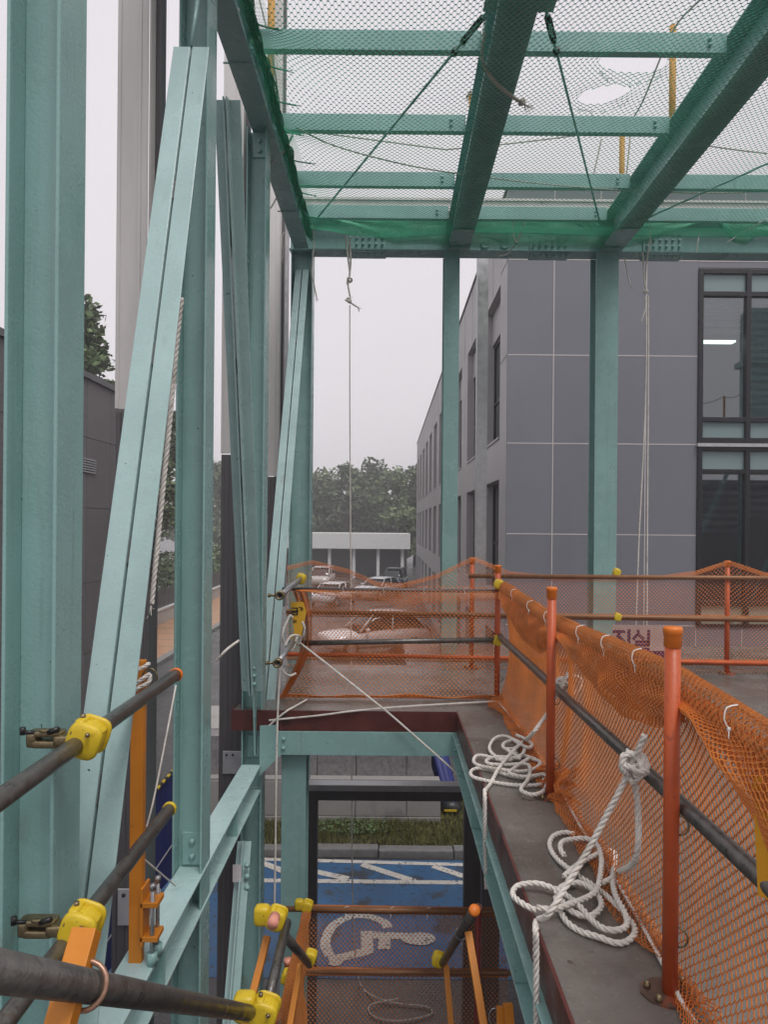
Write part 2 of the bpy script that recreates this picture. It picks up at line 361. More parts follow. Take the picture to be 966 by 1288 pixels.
for k in range(900):
    x = rnd.uniform(-1.35, -.2)+abs(rnd.gauss(0,.25)); y = rnd.uniform(11.7, 12.25); z = ZG+.12+rnd.uniform(0,.09); s = rnd.uniform(.012,.03); a = rnd.uniform(0,6.28)
    d = V(math.cos(a)*s, math.sin(a)*s, rnd.uniform(-.01,.01)); e = V(-math.sin(a)*s*.7, math.cos(a)*s*.7, rnd.uniform(-.01,.015)); c = V(x,y,z)
    LFL.add([c-d, c-e, c+d, c+e], [(0,1,2,3)])
struct('clover', LFL, mat('clover_leaf', (.085,.14,.05), .6, var=.3, island=.4), 'stuff')
sp = thing('stone_planter', (-.8,12.6,ZG), 'stepped grey granite planter wall standing behind the grass strip and kerb', 'planter')
m = MB(); J = [-3.6,-2.4,-1.2,-.52,.36,.95]
for a, b in zip(J, J[1:]): m.box(a+.005, b-.005, 12.3, 12.48, ZG+.2, ZG+.79)
for a, b in zip([-3.6,-2.1,-.52,.95], [-2.1,-.52,.95]): m.box(a+.004, b-.004, 12.285, 12.48, ZG+.05, ZG+.19)
part('lower_course', m, STONE, sp, bevel=.008)
m = MB()
for a, b in zip(J, J[1:-1]+[.8]): m.box(a+.005, b-.005, 12.5, 12.9, ZG+.1, ZG+1.5)
part('upper_course', m, STONER, sp, bevel=.008)
m = MB(); m.box(-3.6, .93, 12.31, 12.495, ZG+.795, ZG+.83); m.box(-3.6, .82, 12.91, 14.5, ZG+.1, ZG+1.52); part('coping', m, STONE, sp, bevel=.006)
# brick pavement left, low wall with slat fence
m = MB().quad((-16,17.7,ZG+.006),(-8.6,17.7,ZG+.006),(-8.9,60,ZG+.006),(-16,60,ZG+.006))
struct('pavement', m, BRICK)
m = MB()
for k in range(24): m.box(-15.9, -8.75, 18+1.75*k, 18.06+1.75*k, ZG, ZG+.010)
struct('pavement_bands', m, KERB)
struct('pavement_kerb', MB().obox((-8.45,17.7,ZG+.05),(-8.75,60,ZG+.05), .3, .14), KERB)
fn_ = thing('slat_fence', (-12,40,ZG), 'dark slatted fence on a low white wall beside the brick pavement', 'fence')
part('low_wall', MB().obox((-11.6,22,ZG+.35),(-12.3,60,ZG+.35), .3, .7), CONC, fn_)
part('coping', MB().obox((-11.6,22,ZG+.74),(-12.3,60,ZG+.74), .4, .08), PALEB, fn_)
m = MB()
for k in range(150):
    t = k/149; x = -11.6-.7*t; y = 22+38*t; m.box(x-.02, x+.02, y, y+.1, ZG+.78, ZG+1.75)
part('slat', m, DARKG, fn_); m = MB()
for z in (.95, 1.65): m.obox((-11.66,22,ZG+z),(-12.36,60,ZG+z), .03, .05)
part('rail', m, DARKG, fn_)

# ================================================================ BUILDINGS
gb = thing('grey_office_building', (8,15,ZG), 'large slate grey panelled office building with black framed windows', 'building')
YB = 15.0; XB = 2.47; ZT = 7.1
core = MB(); core.box(XB+.32, 14, YB+.06, YB+.5, ZG, ZT-.3) if False else None
part('roof', MB().box(XB+.3, 20, YB+.3, 62, ZT-.5, ZT-.35), PANELL, gb)
rows = [ZT, 5.6, 3.6, 1.75, -.15, -2.05, -3.9, ZG]
cols = [XB+.97*k for k in range(0, 18)]
WX0, WX1 = 6.47, 12.6
m = MB(); jb = MB()
jb.box(XB+.02, WX0, YB+.012, YB+.3, ZG, ZT-.02); jb.box(WX0, WX1, YB+.012, YB+.3, 5.45, ZT-.02); jb.box(WX0, WX1, YB+.012, YB+.3, ZG, -2.06); jb.box(WX1, 20, YB+.012, YB+.3, ZG, ZT-.02)
for i in range(len(cols)-1):
    for a, b in zip(rows, rows[1:]):
        x0, x1 = cols[i], cols[i+1]; z0, z1 = b, a
        if x0 > WX0-.5 and x1 < WX1+.8:
            if z0 < 5.4 and z1 > -2.0: continue
        if i == 3 and z0 < 5.4 and z1 > -2.0: x1 = WX0
        m.box(x0+(.002 if i else 0), x1-.002, YB-.012, YB+.01, z0+.002, z1-.002)
part('joint_backing', jb, JOINT, gb)
jl = MB()
for z in rows[1:-1]: jl.box(XB+.01, WX0-.01, YB-.0165, YB-.013, z-.011, z+.011)
for i in (1,2,3): jl.box(cols[i]-.011, cols[i]+.011, YB-.0205, YB-.017, ZG+.02, ZT-.02)
jl.box(WX0-.0, WX1, YB-.0165, YB-.0105, 5.585, 5.603)
for k in range(7): jl.box(WX0+.97*k-.008, WX0+.97*k+.008, YB-.0165, YB-.013, ZG+.02, -2.08); jl.box(WX0+.97*k-.008, WX0+.97*k+.008, YB-.0165, YB-.013, 5.61, ZT-.02)
part('joint_line', jl, JOINT, gb); part('front_panels', m, PANEL, gb)
part('front_panels', MB().box(WX0, WX1+1.5, YB-.01, YB+.008, 5.46, 5.59), PANEL, gb)
# front windows: one per storey, black mullions
MX = [6.47+1.0*k for k in range(7)]
for top, bot, bars in ((5.43,1.78,[(5.43,5.33),(4.96,4.86),(2.33,2.23),(1.9,1.78)]), (1.70,-2.06,[(1.70,1.62),(1.24,1.14),(-1.52,-1.62),(-2.0,-2.06)])):
    fr = MB()
    for x in MX: fr.box(x, x+.1, YB-.05, YB+.12, bot, top)
    for hi, lo in bars:
        for a, b in zip(MX, MX[1:]): fr.box(a+.1, b, YB-.045, YB+.11, lo, hi)
    wf = part('window', fr, FRAME, gb, bevel=.006)
    up = top > 2
    if up: part('sill', MB().box(WX0-.02, WX1, YB-.1, YB+.1, 1.705, 1.775), GALV, wf)
    for k, (a, b) in enumerate(zip(MX, MX[1:])):
        for z0, z1 in (((4.96,5.33),(1.9,2.23)) if up else ((1.24,1.62),)): part('spandrel_pane', MB().box(a+.1, b, YB+.02, YB+.03, z0, z1), FROST, wf)
        if not up: part('bottom_panel', MB().box(a+.1, b, YB+.02, YB+.03, -2.0, -1.62), OLIVE, wf)
        z0, z1 = (2.33,4.86) if up else (-1.52,1.14)
        part('glass_pane', MB().quad((a+.1,YB+.025,z0),(b,YB+.025,z0),(b,YB+.025,z1),(a+.1,YB+.025,z1)), GLASS, wf)
        bl = MB(); zz = z1-.02; low = (4.05 if k == 0 else 2.5) if up else (-.1 if k == 0 else .25)
        while zz > low: bl.box(a+.12, b-.02, YB+.16, YB+.17, zz-.085, zz); zz -= .16
        part('blind', bl, BLIND, wf)
# rooms behind the glass
m = MB(); x0, x1 = WX0+.05, WX1-.05
for z0, z1 in ((2.24,4.95),(-1.6,1.2)):
    m.quad((x0,YB+5,z0),(x1,YB+5,z0),(x1,YB+5,z1),(x0,YB+5,z1)); m.quad((x0,YB+.3,z0),(x1,YB+.3,z0),(x1,YB+5,z0),(x0,YB+5,z0)); m.quad((x0,YB+.3,z1),(x1,YB+.3,z1),(x1,YB+5,z1),(x0,YB+5,z1))
    m.quad((x0,YB+.3,z0),(x0,YB+5,z0),(x0,YB+5,z1),(x0,YB+.3,z1)); m.quad((x1,YB+.3,z0),(x1,YB+5,z0),(x1,YB+5,z1),(x1,YB+.3,z1))
part('room', m, ROOM, gb)
part('ceiling_lamp', MB().box(6.3,7.9,YB+1.3,YB+1.5,4.25,4.29), LAMP, gb); part('ceiling_lamp', MB().box(6.5,7.2,YB+2.7,YB+2.9,4.25,4.29), LAMP, gb)
# long side facade with recessed window bays
side = MB()
Yb = YB; bays = [(15.95+4.15*i, 18.35+4.15*i) for i in range(11)]; bands = [(5.4,ZT),(1.05,1.95),(-2.45,-1.55),(ZG,-4.8)]
edges = [YB-.012]+[e for b in bays for e in b]+[62]
for a, b in zip(edges[0::2], edges[1::2]): side.box(XB, XB+.31, a+.003, b-.003, ZG, ZT-.001)
for a, b in bays:
    for z0, z1 in bands: side.box(XB, XB+.31, a+.003, b-.003, z0, z1)
    part('recess_panel', MB().box(XB+.17, XB+.33, a+.003, b-.003, 4.6, 5.4), PANELL, gb)
    for z0, z1 in ((1.95,4.6),(-1.55,1.05),(-4.8,-2.45)):
        ym = (a+b)/2; wn = MB()
        for y0, y1 in ((a,a+.06),(ym-.035,ym+.035),(b-.06,b)): wn.box(XB+.22, XB+.29, y0, y1, z0, z1)
        for zz in (z0, z1-.07, z0+(z1-z0)*.42):
            for y0, y1 in ((a+.06,ym-.035),(ym+.035,b-.06)): wn.box(XB+.225, XB+.285, y0, y1, zz, zz+.07)
        sw = part('window', wn, FRAME, gb); part('pane', MB().box(XB+.25, XB+.26, a, b, z0, z1), DGLASS, sw); part('sill', MB().box(XB-.03, XB+.2, a+.02, b-.02, z0, z0+.05), PANELL, sw)
part('side_wall', side, PANELL, gb)
m = MB()
for k in range(1, 22): m.box(XB-.004, XB, YB+2.1*k, YB+2.1*k+.02, 5.42, ZT-.02)
for z in (3.6, 5.6): m.box(XB-.004, XB, YB+.02, YB+.9, z-.012, z+.012)
part('panel_joint', m, mat('dark_joint', (.12,.12,.12), .7), gb)
part('parapet_cap', MB().box(XB-.04, XB+.5, YB-.04, 62, ZT, ZT+.06).box(XB+.5, 20, YB-.04, YB+.4, ZT, ZT+.06), DARKG, gb)
part('end_wall', MB().box(XB+.32, 20, 61.6, 62, ZG, ZT-.01), PANELL, gb)
# left charcoal building
lb = thing('charcoal_building', (-9,10,ZG), 'low charcoal building with seamed wall panels, half hidden by the big teal column', 'building')
m = MB(); y = 1.0
while y < 17.4:
    for z0, z1 in ((ZG,-2.6),(-2.6,-1.2),(-1.2,.3),(.3,1.7),(1.7,2.86)): m.box(-6.02, -6.0, y+.006, y+1.19, z0+.006, z1-.006)
    y += 1.2
part('wall', MB().box(-14, -6.02, 1, 17.6, ZG, 2.86), OLDW, lb); part('wall_panels', m, OLDW, lb)
part('coping', MB().box(-14.05, -5.95, .95, 17.65, 2.86, 2.98), DARKG, lb)
m = MB()
for k in range(6): m.box(-5.995, -5.97, 13.6, 14.6, 1.0+.05*k, 1.025+.05*k)
part('vent_grille', m, GALV, lb)
nb = thing('teal_steel_tower', (9,-8,ZG), 'teal steel tower and roof deck that mirror in the black framed windows', 'steel frame')
part('roof_deck', MB().box(2,30,-9,-6,4.9,5.5), TEAL, nb); part('tower', MB().box(18.9,20.2,-8.5,-7.2,5.51,11.5).box(18.7,20.4,-8.7,-7.0,8.6,8.9), TEAL, nb)
for x in (14.5,17.0,18.3,23): part('guard_post', MB().tube([(x,-6.2,5.5),(x,-6.2,6.7)], .06, 8), STRAP, nb)
for a, b in (((14.5,-6.2,6.6),(17.0,-6.2,6.7)),((17.0,-6.2,6.7),(18.3,-6.2,7.4)),((18.3,-6.2,7.4),(23,-6.2,6.7))): part('lifeline', MB().tube(sag(a,b,.35), .025, 5), ROPED, nb)
for x in (10,14,18,22): part('column', MB().ibeam((x,-6.3,ZG),(x,-6.3,4.89), .3, .3, (0,1,0)), TEAL, nb); part('brace', MB().obox((x+.4,-6.4,-4),(x+4,-6.4,4.5), .2, .05, (0,1,0)), TEAL, nb)
rb = thing('dark_reflection_block', (10,-24,ZG), 'unseen dark block added to mirror in the lower office windows', 'building')  # out of view, added only to darken the lower window reflections
part('wall', MB().box(-4,30,-26,-22,ZG,3.2), OLDW, rb); part('roof', MB().box(-4.3,30.3,-26.3,-21.7,3.21,3.5), DARKG, rb)
# far low building with a pale roof
fb = thing('low_canopy_building', (-6,72,ZG), 'long low building with a pale flat roof far behind the car park', 'building')
part('roof', MB().box(-16, 2.2, 70, 78, -2.3, -.8), PALEB, fb)
for k in range(8): part('column', MB().box(-15.5+2.4*k, -15.2+2.4*k, 70.5, 70.8, ZG, -2.3), PALEB, fb)
NOP = 0; part('wall', MB().box(-15.8, 2, 74, 74.4, ZG, -2.3), DARKG, fb)

# ================================================================ TREES
def tree(loc, h, cr, leaf, label, n=5000, ls=.16, seed=1, conic=0, group=None, ch=.62):
    rnd = random.Random(seed); loc = Vector(loc); t = thing('tree', loc, label, 'tree', group)
    tr = MB(); top = loc+V(rnd.uniform(-.2,.2), rnd.uniform(-.2,.2), h*.9); cb = h*(1-ch)
    tr.tube([loc, loc.lerp(top,.3)+V(.05,.03,0), loc.lerp(top,.6), top], [h*.028, h*.02, h*.013, h*.004], 8)
    cl = []
    for k in range(30 if not conic else 44):
        z = cb+(h-cb)*rnd.random()**.9; f = (z-cb)/(h-cb)
        rad = cr*(math.sin(math.pi*min(1,.15+.85*f)**.8)*.95+.08) if not conic else cr*(1.02-f)
        a = rnd.uniform(0, 6.28); q = rad*math.sqrt(rnd.random()); c = loc+V(math.cos(a)*q, math.sin(a)*q, z); cl.append((c, cr*rnd.uniform(.2,.42)*(1 if not conic else max(.35,1.1-f))))
        if k % 2 == 0:
            b = loc.lerp(top, max(.2,(z-h*.18)/h)); tr.tube([b, b.lerp(c,.5)+V(0,0,-.05*h*.2), c], [h*.009, h*.006, h*.002], 5)
    m = MB()
    for k in range(n):
        c, r = cl[rnd.randrange(len(cl))]; d = V(rnd.gauss(0,1), rnd.gauss(0,1), rnd.gauss(0,.75)); d = d.normalized()*r*rnd.random()**.45
        p = c+d; a = V(rnd.gauss(0,1), rnd.gauss(0,1), rnd.gauss(0,.6)).normalized(); b = a.cross(V(rnd.gauss(0,1), rnd.gauss(0,1), rnd.gauss(0,1))).normalized(); s = ls*rnd.uniform(.6,1.3)
        m.add([p-a*s, p-b*s*.5, p+a*s, p+b*s*.5], [(0,1,2,3)])
    part('trunk', tr, BARK, t); part('crown', m, leaf, t); return t
tree((-10.9,25,ZG), 12.5, 2.5, LEAF1, 'broadleaf tree rising above the charcoal building wall', 9000, .15, 4)
tree((-11.6,33,ZG), 12.6, 2.6, LEAF2, 'dark green tree behind the thick frayed rope', 8000, .17, 9)
tree((-15.5,43,ZG), 10, 3.2, LEAF3, 'pale green tree behind the slat fence', 6000, .2, 12)
FT = [(-17,92,11.6,5.2,LEAF3,'light green wood edge tree behind the open end of the pale roof'),(-12.5,90,12.2,4.2,LEAF2,'dark pine behind the leaning paired brace in the distant wood'),(-8.4,93,11.4,4.6,LEAF3,'light green round tree behind the long thin drop line in the distant wood'),
      (-5.2,88,12.4,4.0,LEAF2,'dark rounded pine in the middle of the distant wood'),(-2.2,92,12.9,4.3,LEAF2,'tallest dark pine of the distant wood'),(1.0,89,12.2,4.0,LEAF3,'yellow green tree beside the tallest dark pine'),(3.6,93,12.6,4.4,LEAF2,'dark pine at the far corner of the grey building'),(-21,88,12,5,LEAF2,'dark tree of the distant wood hidden among the teal braces')]
for i, (x, y, h, r, lf, lb_) in enumerate(FT): tree((x,y,ZG), h-.2, r, lf, lb_, 3600, .34, 20+i, group='trees of the distant wood', ch=.86)
m = MB(); rnd = random.Random(5)
for k in range(9000):
    x = rnd.uniform(-60, 30); y = rnd.uniform(98, 112); hh = 9.2+2.2*noise.noise((x*.16,y*.1,3)); z = ZG+rnd.uniform(.3,1)*hh
    a = V(rnd.gauss(0,1), rnd.gauss(0,1), rnd.gauss(0,.6)).normalized(); b = a.cross(V(rnd.gauss(0,1), rnd.gauss(0,1), 1)).normalized(); p = V(x,y,z); s = rnd.uniform(.35,.8)
    m.add([p-a*s, p-b*s*.6, p+a*s, p+b*s*.6], [(0,1,2,3)])
struct('far_wood', m, LEAF2, 'stuff')

m = MB(); rnd = random.Random(8)
for k in range(7000):
    t_ = rnd.random(); x = -12.9-1.2*t_-rnd.random()*1.6; y = 22+44*t_; z = ZG+3.3*rnd.random()**.8*(1+.25*noise.noise((y*.3,1,2)))
    a = V(rnd.gauss(0,1), rnd.gauss(0,1), rnd.gauss(0,.6)).normalized(); b = a.cross(V(rnd.gauss(0,1), rnd.gauss(0,1), 1)).normalized(); p = V(x,y,z); q = rnd.uniform(.1,.22)
    m.add([p-a*q, p-b*q*.6, p+a*q, p+b*q*.6], [(0,1,2,3)])
hd_ = thing('hedge', (-14.2,44,ZG), 'tall leafy hedge running behind the slat fence and the brick pavement', 'hedge'); part('foliage', m, LEAF1, hd_)
# ================================================================ CARS
RUB = mat('tyre_rubber', (.02,.02,.02), .8); LENS = mat('lamp_lens', (.5,.5,.5), .1); RED = mat('tail_lens', (.35,.02,.02), .2)
def car(loc, rz, col, label, suv=True):
    c = thing('parked_car', (0,0,0), label, 'car', 'cars in the wet car park'); hw = .92
    paint = mat('car_paint', col, .18, .1, var=.03, rvar=.03)
    def loft(st, mb):
        n = 12; vs = []
        for (x, z0, z1, w_) in st:
            for k in range(n):
                a = 2*math.pi*(k+.5)/n; ca, sa = math.cos(a), math.sin(a)
                vs.append((x, math.copysign(abs(ca)**.45, ca)*w_, (z0+z1)/2+math.copysign(abs(sa)**.55, sa)*(z1-z0)/2))
        fs = [(i*n+k, i*n+(k+1) % n, (i+1)*n+(k+1) % n, (i+1)*n+k) for i in range(len(st)-1) for k in range(n)]
        fs += [tuple(range(n-1,-1,-1)), tuple((len(st)-1)*n+k for k in range(n))]; mb.add(vs, fs)
    zb = .95 if suv else .85; zr = 1.66 if suv else 1.42
    b = MB(); loft([(-2.28,.42,.72,.72),(-2.2,.3,.86,.86),(-1.6,.24,.95,hw),(-.9,.22,zb,hw),(0,.22,zb+.05,hw),(1.2,.22,zb+.07,hw),(2.0,.28,zb+.06,.88),(2.25,.38,zb-.1,.78)], b)
    part('body', b, paint, c, True)
    g = MB(); loft([(-1.05,zb-.1,zb+.03,.8),(-.3,zb-.1,zr-.08,.7),(.3,zb-.1,zr-.03,.68),(1.4,zb-.1,zr-.06,.68),(2.1 if suv else 1.7,zb-.1,zb+.1,.76)], g); part('window', g, DGLASS, c, True)
    r = MB(); loft([(-.42,zr-.09,zr-.05,.62),(.2,zr-.06,zr+.02,.66),(1.0,zr-.06,zr+.02,.66),(1.55,zr-.12,zr-.04,.64)], r)
    for y in (-1,1):
        for a_, b_ in (((-1.0,.8,zb),(-.36,.685,zr-.04)), ((.45,.79,zb),(.5,.68,zr-.04)), ((2.0 if suv else 1.65,.78,zb),(1.45,.66,zr-.06))): r.tube([(a_[0],y*a_[1],a_[2]),(b_[0],y*b_[1],b_[2])], .04, 5)
    part('roof', r, paint, c, True)
    for x in (-1.38,1.38):
        for y in (-.82,.82):
            w_ = part('wheel', MB().tube([(x,y-.11,.33),(x,y-.1,.33),(x,y+.1,.33),(x,y+.11,.33)], [.28,.33,.33,.28], 16), RUB, c, True); part('rim', MB().tube([(x,y-.116,.33),(x,y+.116,.33)], .2, 10), GALV, w_)
    for y in (-.62,.62):
        part('headlight', MB().blob((-2.16,y,.68),(.2,.34,.16)), LENS, c, True); part('tail_light', MB().blob((2.17,y,.82),(.14,.26,.26)), RED, c, True)
        part('mirror', MB().blob((-.72,y*1.62,zb+.1),(.14,.24,.16)), paint, c, True)
    c.location = loc; c.rotation_euler = (0,0,rz); return c
car((-.5,29.5,ZG), R(24), (.72,.68,.68), 'white utility car seen large through the middle of the orange back net', True)
car((-3.6,47,ZG), R(70), (.6,.6,.62), 'silver car parked beyond the white utility car, by the yellow warning tape', False)
car((-.6,52,ZG), R(60), (.65,.66,.68), 'white hatchback parked in the middle of the car park', False)
car((.6,60,ZG), R(82), (.09,.1,.12), 'dark car parked in the far row beside the grey building', True)
car((-5.6,61,ZG), R(85), (.5,.5,.5), 'light grey car parked in front of the pale roofed building', True)

# ================================================================ STEEL FRAME
sf = thing('steel_frame', (0,5,ZG), 'teal painted steel frame of columns, roof beams, purlins and paired diagonal braces', 'steel frame')
ZR = 3.05; ZF = -1.82
CX = -1.032; CD, CW = .155, .18
cys = [2.145, 3.807, 5.565]
def column_left(y):
    m = MB().ibeam((CX,y,ZF-.22),(CX,y,ZR-.003), CD, CW, (1,0,0)); c = part('column', m, TEAL, sf, bevel=.003)
    for z in (ZF+.1, ZR-.12):
        b = MB().box(CX-.045, CX+.062, y-.018, y-.0045, z-.085, z+.085); q = part('bolt_plate', b, TEAL, c, bevel=.002)
        bb = MB().bolt((CX+.01,y-.018,z+.04),(0,-1,0),.017,.018).bolt((CX+.01,y-.018,z-.04),(0,-1,0),.017,.018); part('bolt', bb, TEAL, c, True)
for y in cys: column_left(y)
for y in cys[1:]: part('lower_column', MB().ibeam((CX,y,ZG),(CX,y,ZF-.225), CD, CW, (1,0,0)), TEAL, sf, bevel=.003)
part('column', MB().ibeam((-.98,8.03,ZG),(-.98,8.03,ZR-.003), .24, .22, (1,0,0)), TEAL, sf, bevel=.003)
for x, ww in ((.685,.17),(2.405,.25)):
    part('column', MB().ibeam((x,8.03,ZD+.001),(x,8.03,ZR-.003), .25, ww, (0,1,0), tf=.014), TEAL, sf, bevel=.003)
# roof beams
part('roof_beam', MB().ibeam((-1.035,-1.5,3.22),(-.985,7.9,3.22), .34, .165, tf=.013), TEAL, sf, bevel=.003)
m = MB()
for y in (4.72, 6.95): m.box(-1.12+.006*(y-4), -.94+.006*(y-4), y, y+.008, 3.04, 3.05)
part('weld_seam', m, TEAL, sf)
for x in (.74, 2.42):
    part('roof_beam', MB().ibeam((x-.02,-1.5,3.22),(x+.015,7.9,3.22), .34, .24, tf=.015), TEAL, sf, bevel=.003)
fbm = part('roof_beam', MB().ibeam((-1.12,8.02,3.215),(7,8.02,3.215), .345, .22, tf=.016), TEAL, sf, bevel=.003)
for xc in (-.27,1.78,3.05):
    sp_ = MB().box(xc-.22, xc+.22, 7.995, 8.012, 3.09, 3.34).box(xc-.22, xc+.22, 7.92, 8.12, 3.025, 3.042); pl = part('splice_plate', sp_, TEAL, fbm, bevel=.002)
    b = MB()
    for i in range(6):
        for z in (3.14, 3.21, 3.28): b.bolt((xc-.18+.072*i, 7.995, z), (0,-1,0), .016, .025)
        b.bolt((xc-.18+.072*i, 7.95, 3.025), (0,0,-1), .017, .035)
    part('bolt', b, TEAL, pl, True)
for xc in (1.06, 1.28):
    ring = [V(xc+.045*math.copysign(abs(math.cos(a))**.6, math.cos(a)), 8.008, 3.205+.085*math.copysign(abs(math.sin(a))**.6, math.sin(a))) for a in [2*math.pi*k/20 for k in range(20)]]
    part('slot_rim', MB().tube(ring, .009, 6, closed=True), TEAL, fbm, True)
# purlins
for y in (3.0, 3.95, 4.92, 5.92, 6.88, 7.6):
    for x0, x1 in ((-.98,.612),(.872,2.292)):
        m = MB().box(x0, x1, y-.03, y-.022, 3.25, 3.388).box(x0, x1, y-.021, y+.03, 3.25, 3.258).box(x0, x1, y-.021, y+.03, 3.38, 3.388); part('purlin', m, TEAL, sf, bevel=.002)
        b = MB().bolt((x1-.12,y-.03,3.30),(0,-1,0),.014,.02).bolt((x1-.12,y-.03,3.34),(0,-1,0),.014,.02); part('bolt', b, TEAL, sf, True)
for y in (6.88, 7.6): part('purlin', MB().box(2.552, 6.5, y-.03, y+.03, 3.25, 3.388), TEAL, sf, bevel=.002)
# paired braces
def brace(a, b, w_=.16, gap=.011, front=1, leg=.07):
    a, b = Vector(a), Vector(b); ax = (b-a).normalized(); nrm = ax.cross(V(1,0,0)).normalized()
    if nrm.z < 0: nrm = -nrm
    hw = (w_-gap)/2
    m = MB()
    for s in (-1,1):
        c = V(s*(gap/2+hw/2),0,0); m.obox(a+c, b+c, hw, .009, nrm)
        c2 = V(s*(gap/2+.0045),0,0)-nrm*(leg/2+.0055); m.obox(a+c2, b+c2, .009, leg, nrm)
    o = part('brace', m, TEAL_LIT, sf, bevel=.002)
    sh = MB()
    for k in range(1, 5):
        p = a.lerp(b, k/5); sh.obox(p-ax*.05-nrm*.02, p+ax*.05-nrm*.02, gap*.8, .03, nrm)
    part('spacer', sh, DARKG, o); return o
b1 = brace((-.97,2.16,-1.7),(-.97,3.455,2.30), .172)
part('tie_rod', MB().tube([(-.972,3.46,2.31),(-.972,3.60,2.72)], .009, 8), TEAL, b1, True)
b2 = brace((-1.005,5.36,-1.25),(-1.005,4.37,2.59), .16)
b = MB()
for k in range(3): b.bolt((-.985,5.33,-1.07-.06*k),(0,-1,.2),.017,.03)
part('bolt', b, TEAL, b2, True)
part('gusset', MB().prism([(-1.0,5.3,-1.05),(-1.0,5.47,-1.05),(-1.0,5.47,-1.75),(-1.0,5.42,-1.75)], (.012,0,0)), TEAL, sf)
b3 = brace((-.98,5.72,-1.6),(-.985,8.0,2.85), .15)
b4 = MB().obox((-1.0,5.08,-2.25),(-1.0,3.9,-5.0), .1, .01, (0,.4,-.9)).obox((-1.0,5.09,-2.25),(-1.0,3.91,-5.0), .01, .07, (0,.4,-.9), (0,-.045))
b4 = part('brace', b4, TEAL_LIT, sf, bevel=.002)
st_ = P(299,1096,4.95); part('sticker', MB().box(st_.x-.03, st_.x+.03, st_.y-.03, st_.y-.028, st_.z-.06, st_.z+.06), WHT, b4)
b = MB()
for k in range(3): b.bolt(P(309,1088+14*k,4.97),(1,-.6,0),.02,.03)
part('bolt', b, TEAL, b4, True)
# floor beam left, front channel, right beam under the slab
part('floor_beam', MB().ibeam((-1.021,-1.2,ZF-.1),(-1.021,5.42,ZF-.1), .2, .146, tf=.012), TEAL_LIT, sf, bevel=.003)
for y in (3.1, 4.6): part('stiffener', MB().box(-1.012, -.952, y, y+.008, ZF-.187, ZF-.013), TEAL, sf)
fc = part('floor_beam', MB().box(-.82,.575,5.44,5.449,-1.752,-1.572).box(-.82,.575,5.4495,5.52,-1.752,-1.742).box(-.82,.575,5.4495,5.52,-1.582,-1.572), TEAL, sf, bevel=.003)
b = MB()
for x in (-.78,.53):
    for z in (-1.63,-1.70): b.bolt((x,5.44,z),(0,-1,0),.016,.018)
part('bolt', b, TEAL, fc, True)
part('gusset', MB().prism([(-.955,5.40,-1.52),(-.83,5.43,-1.52),(-.80,5.43,-1.75),(-.955,5.40,-1.9)], (0,.012,0)), TEAL, sf)
part('floor_beam', MB().ibeam((.572,-1.2,-1.672),(.572,5.435,-1.672), .19, .14, tf=.012), TEAL, sf, bevel=.003)
for y in (2.75, 4.15): part('stiffener', MB().box(.503,.566,y,y+.009,-1.752,-1.592), TEAL, sf)
part('column', MB().ibeam((-.71,5.62,ZG),(-.71,5.62,-1.755), .2, .19, (0,1,0)), TEAL, sf, bevel=.003)
# roof bracing rods with turnbuckles
def rod(a, b, tb=None):
    a, b = Vector(a), Vector(b); o = part('roof_rod', MB().tube([a,b], .0095, 8), TEAL, sf, True)
    if tb:
        d = (b-a).normalized(); p = a+d*tb; m = MB()
        s = d.cross(V(0,0,1)).normalized()*.016
        for q in (s,-s): m.tube([p+q, p+d*.2+q], .007, 6)
        m.tube([p-d*.02,p+d*.03], .02, 8); m.tube([p+d*.18,p+d*.23], .02, 8); m.tube([p+d*.32,p+d*.36], .024, 6); part('turnbuckle', m, BLKM, o, True)
    return o
rod((.60,4.34,3.15),(-.80,7.5,3.18), .12); rod((.92,4.32,3.15),(2.2,7.5,3.18), .12); rod((3.6,5.6,3.16),(2.55,7.5,3.18))
for a_, b_ in ((.54,.612),(.862,.96)): part('gusset', MB().box(a_,b_,4.02,4.27,3.07,3.08), TEAL, sf)

# ---------------------------------------------------------------- outer grey posts and portal
gp_l = ['tall grey steel post beside the broad slanting brace, pale above and dark below','grey steel post behind the second teal column, with a bracket plate','thin looking grey steel post behind the third teal column, cut off at deck height']
for (x, y), lab in zip(((-1.26,3.58),(-1.24,5.72),(-1.335,8.3)), gp_l):
    g = thing('grey_post', (x,y,ZG), lab, 'post', 'grey posts outside the teal frame')
    zb_ = ZG if y < 8 else -1.75
    m = MB().box(x-.085,x+.072,y-.06,y-.05,zb_,.55)
    for k in range(4): m.box(x-.08+.04*k, x-.06+.04*k, y-.064, y-.0605, zb_, .545)
    m.box(x+.0725,x+.084,y-.06,y+.08,zb_,.548); m.box(x-.085,x-.075,y-.0495,y+.08,zb_,.55)
    part('lower_post', m, DARKG, g, bevel=.003)
    m = MB().box(x-.088,x+.06,y-.064,y-.05,.56,9)
    for k in range(2): m.box(x-.088+.1*k, x-.07+.1*k, y-.069, y-.0645, .562, 9)
    m.box(x+.062,x+.07,y-.05,y+.07,.56,9)
    part('upper_post', m, PALEG, g, bevel=.002); part('flange', MB().box(x+.0705,x+.1,y+.02,y+.09,.57,9), DARKG, g)  # upper length pale grey, lower length dark grey
    z = ZF-.05; part('bracket', MB().box(x-.05,-1.10,y-.078,y-.068,z-.10,z+.08), GALV, g, bevel=.003)
    b = MB()
    for dx in (0,.05): b.bolt((x-.02+dx,y-.078,z+.05),(0,-1,0),.01,.008)
    part('bolt', b, BLKM, g)
pg = thing('grey_portal', (.6,8.75,ZG), 'grey steel portal with a long beam just beyond the teal frame', 'steel frame')
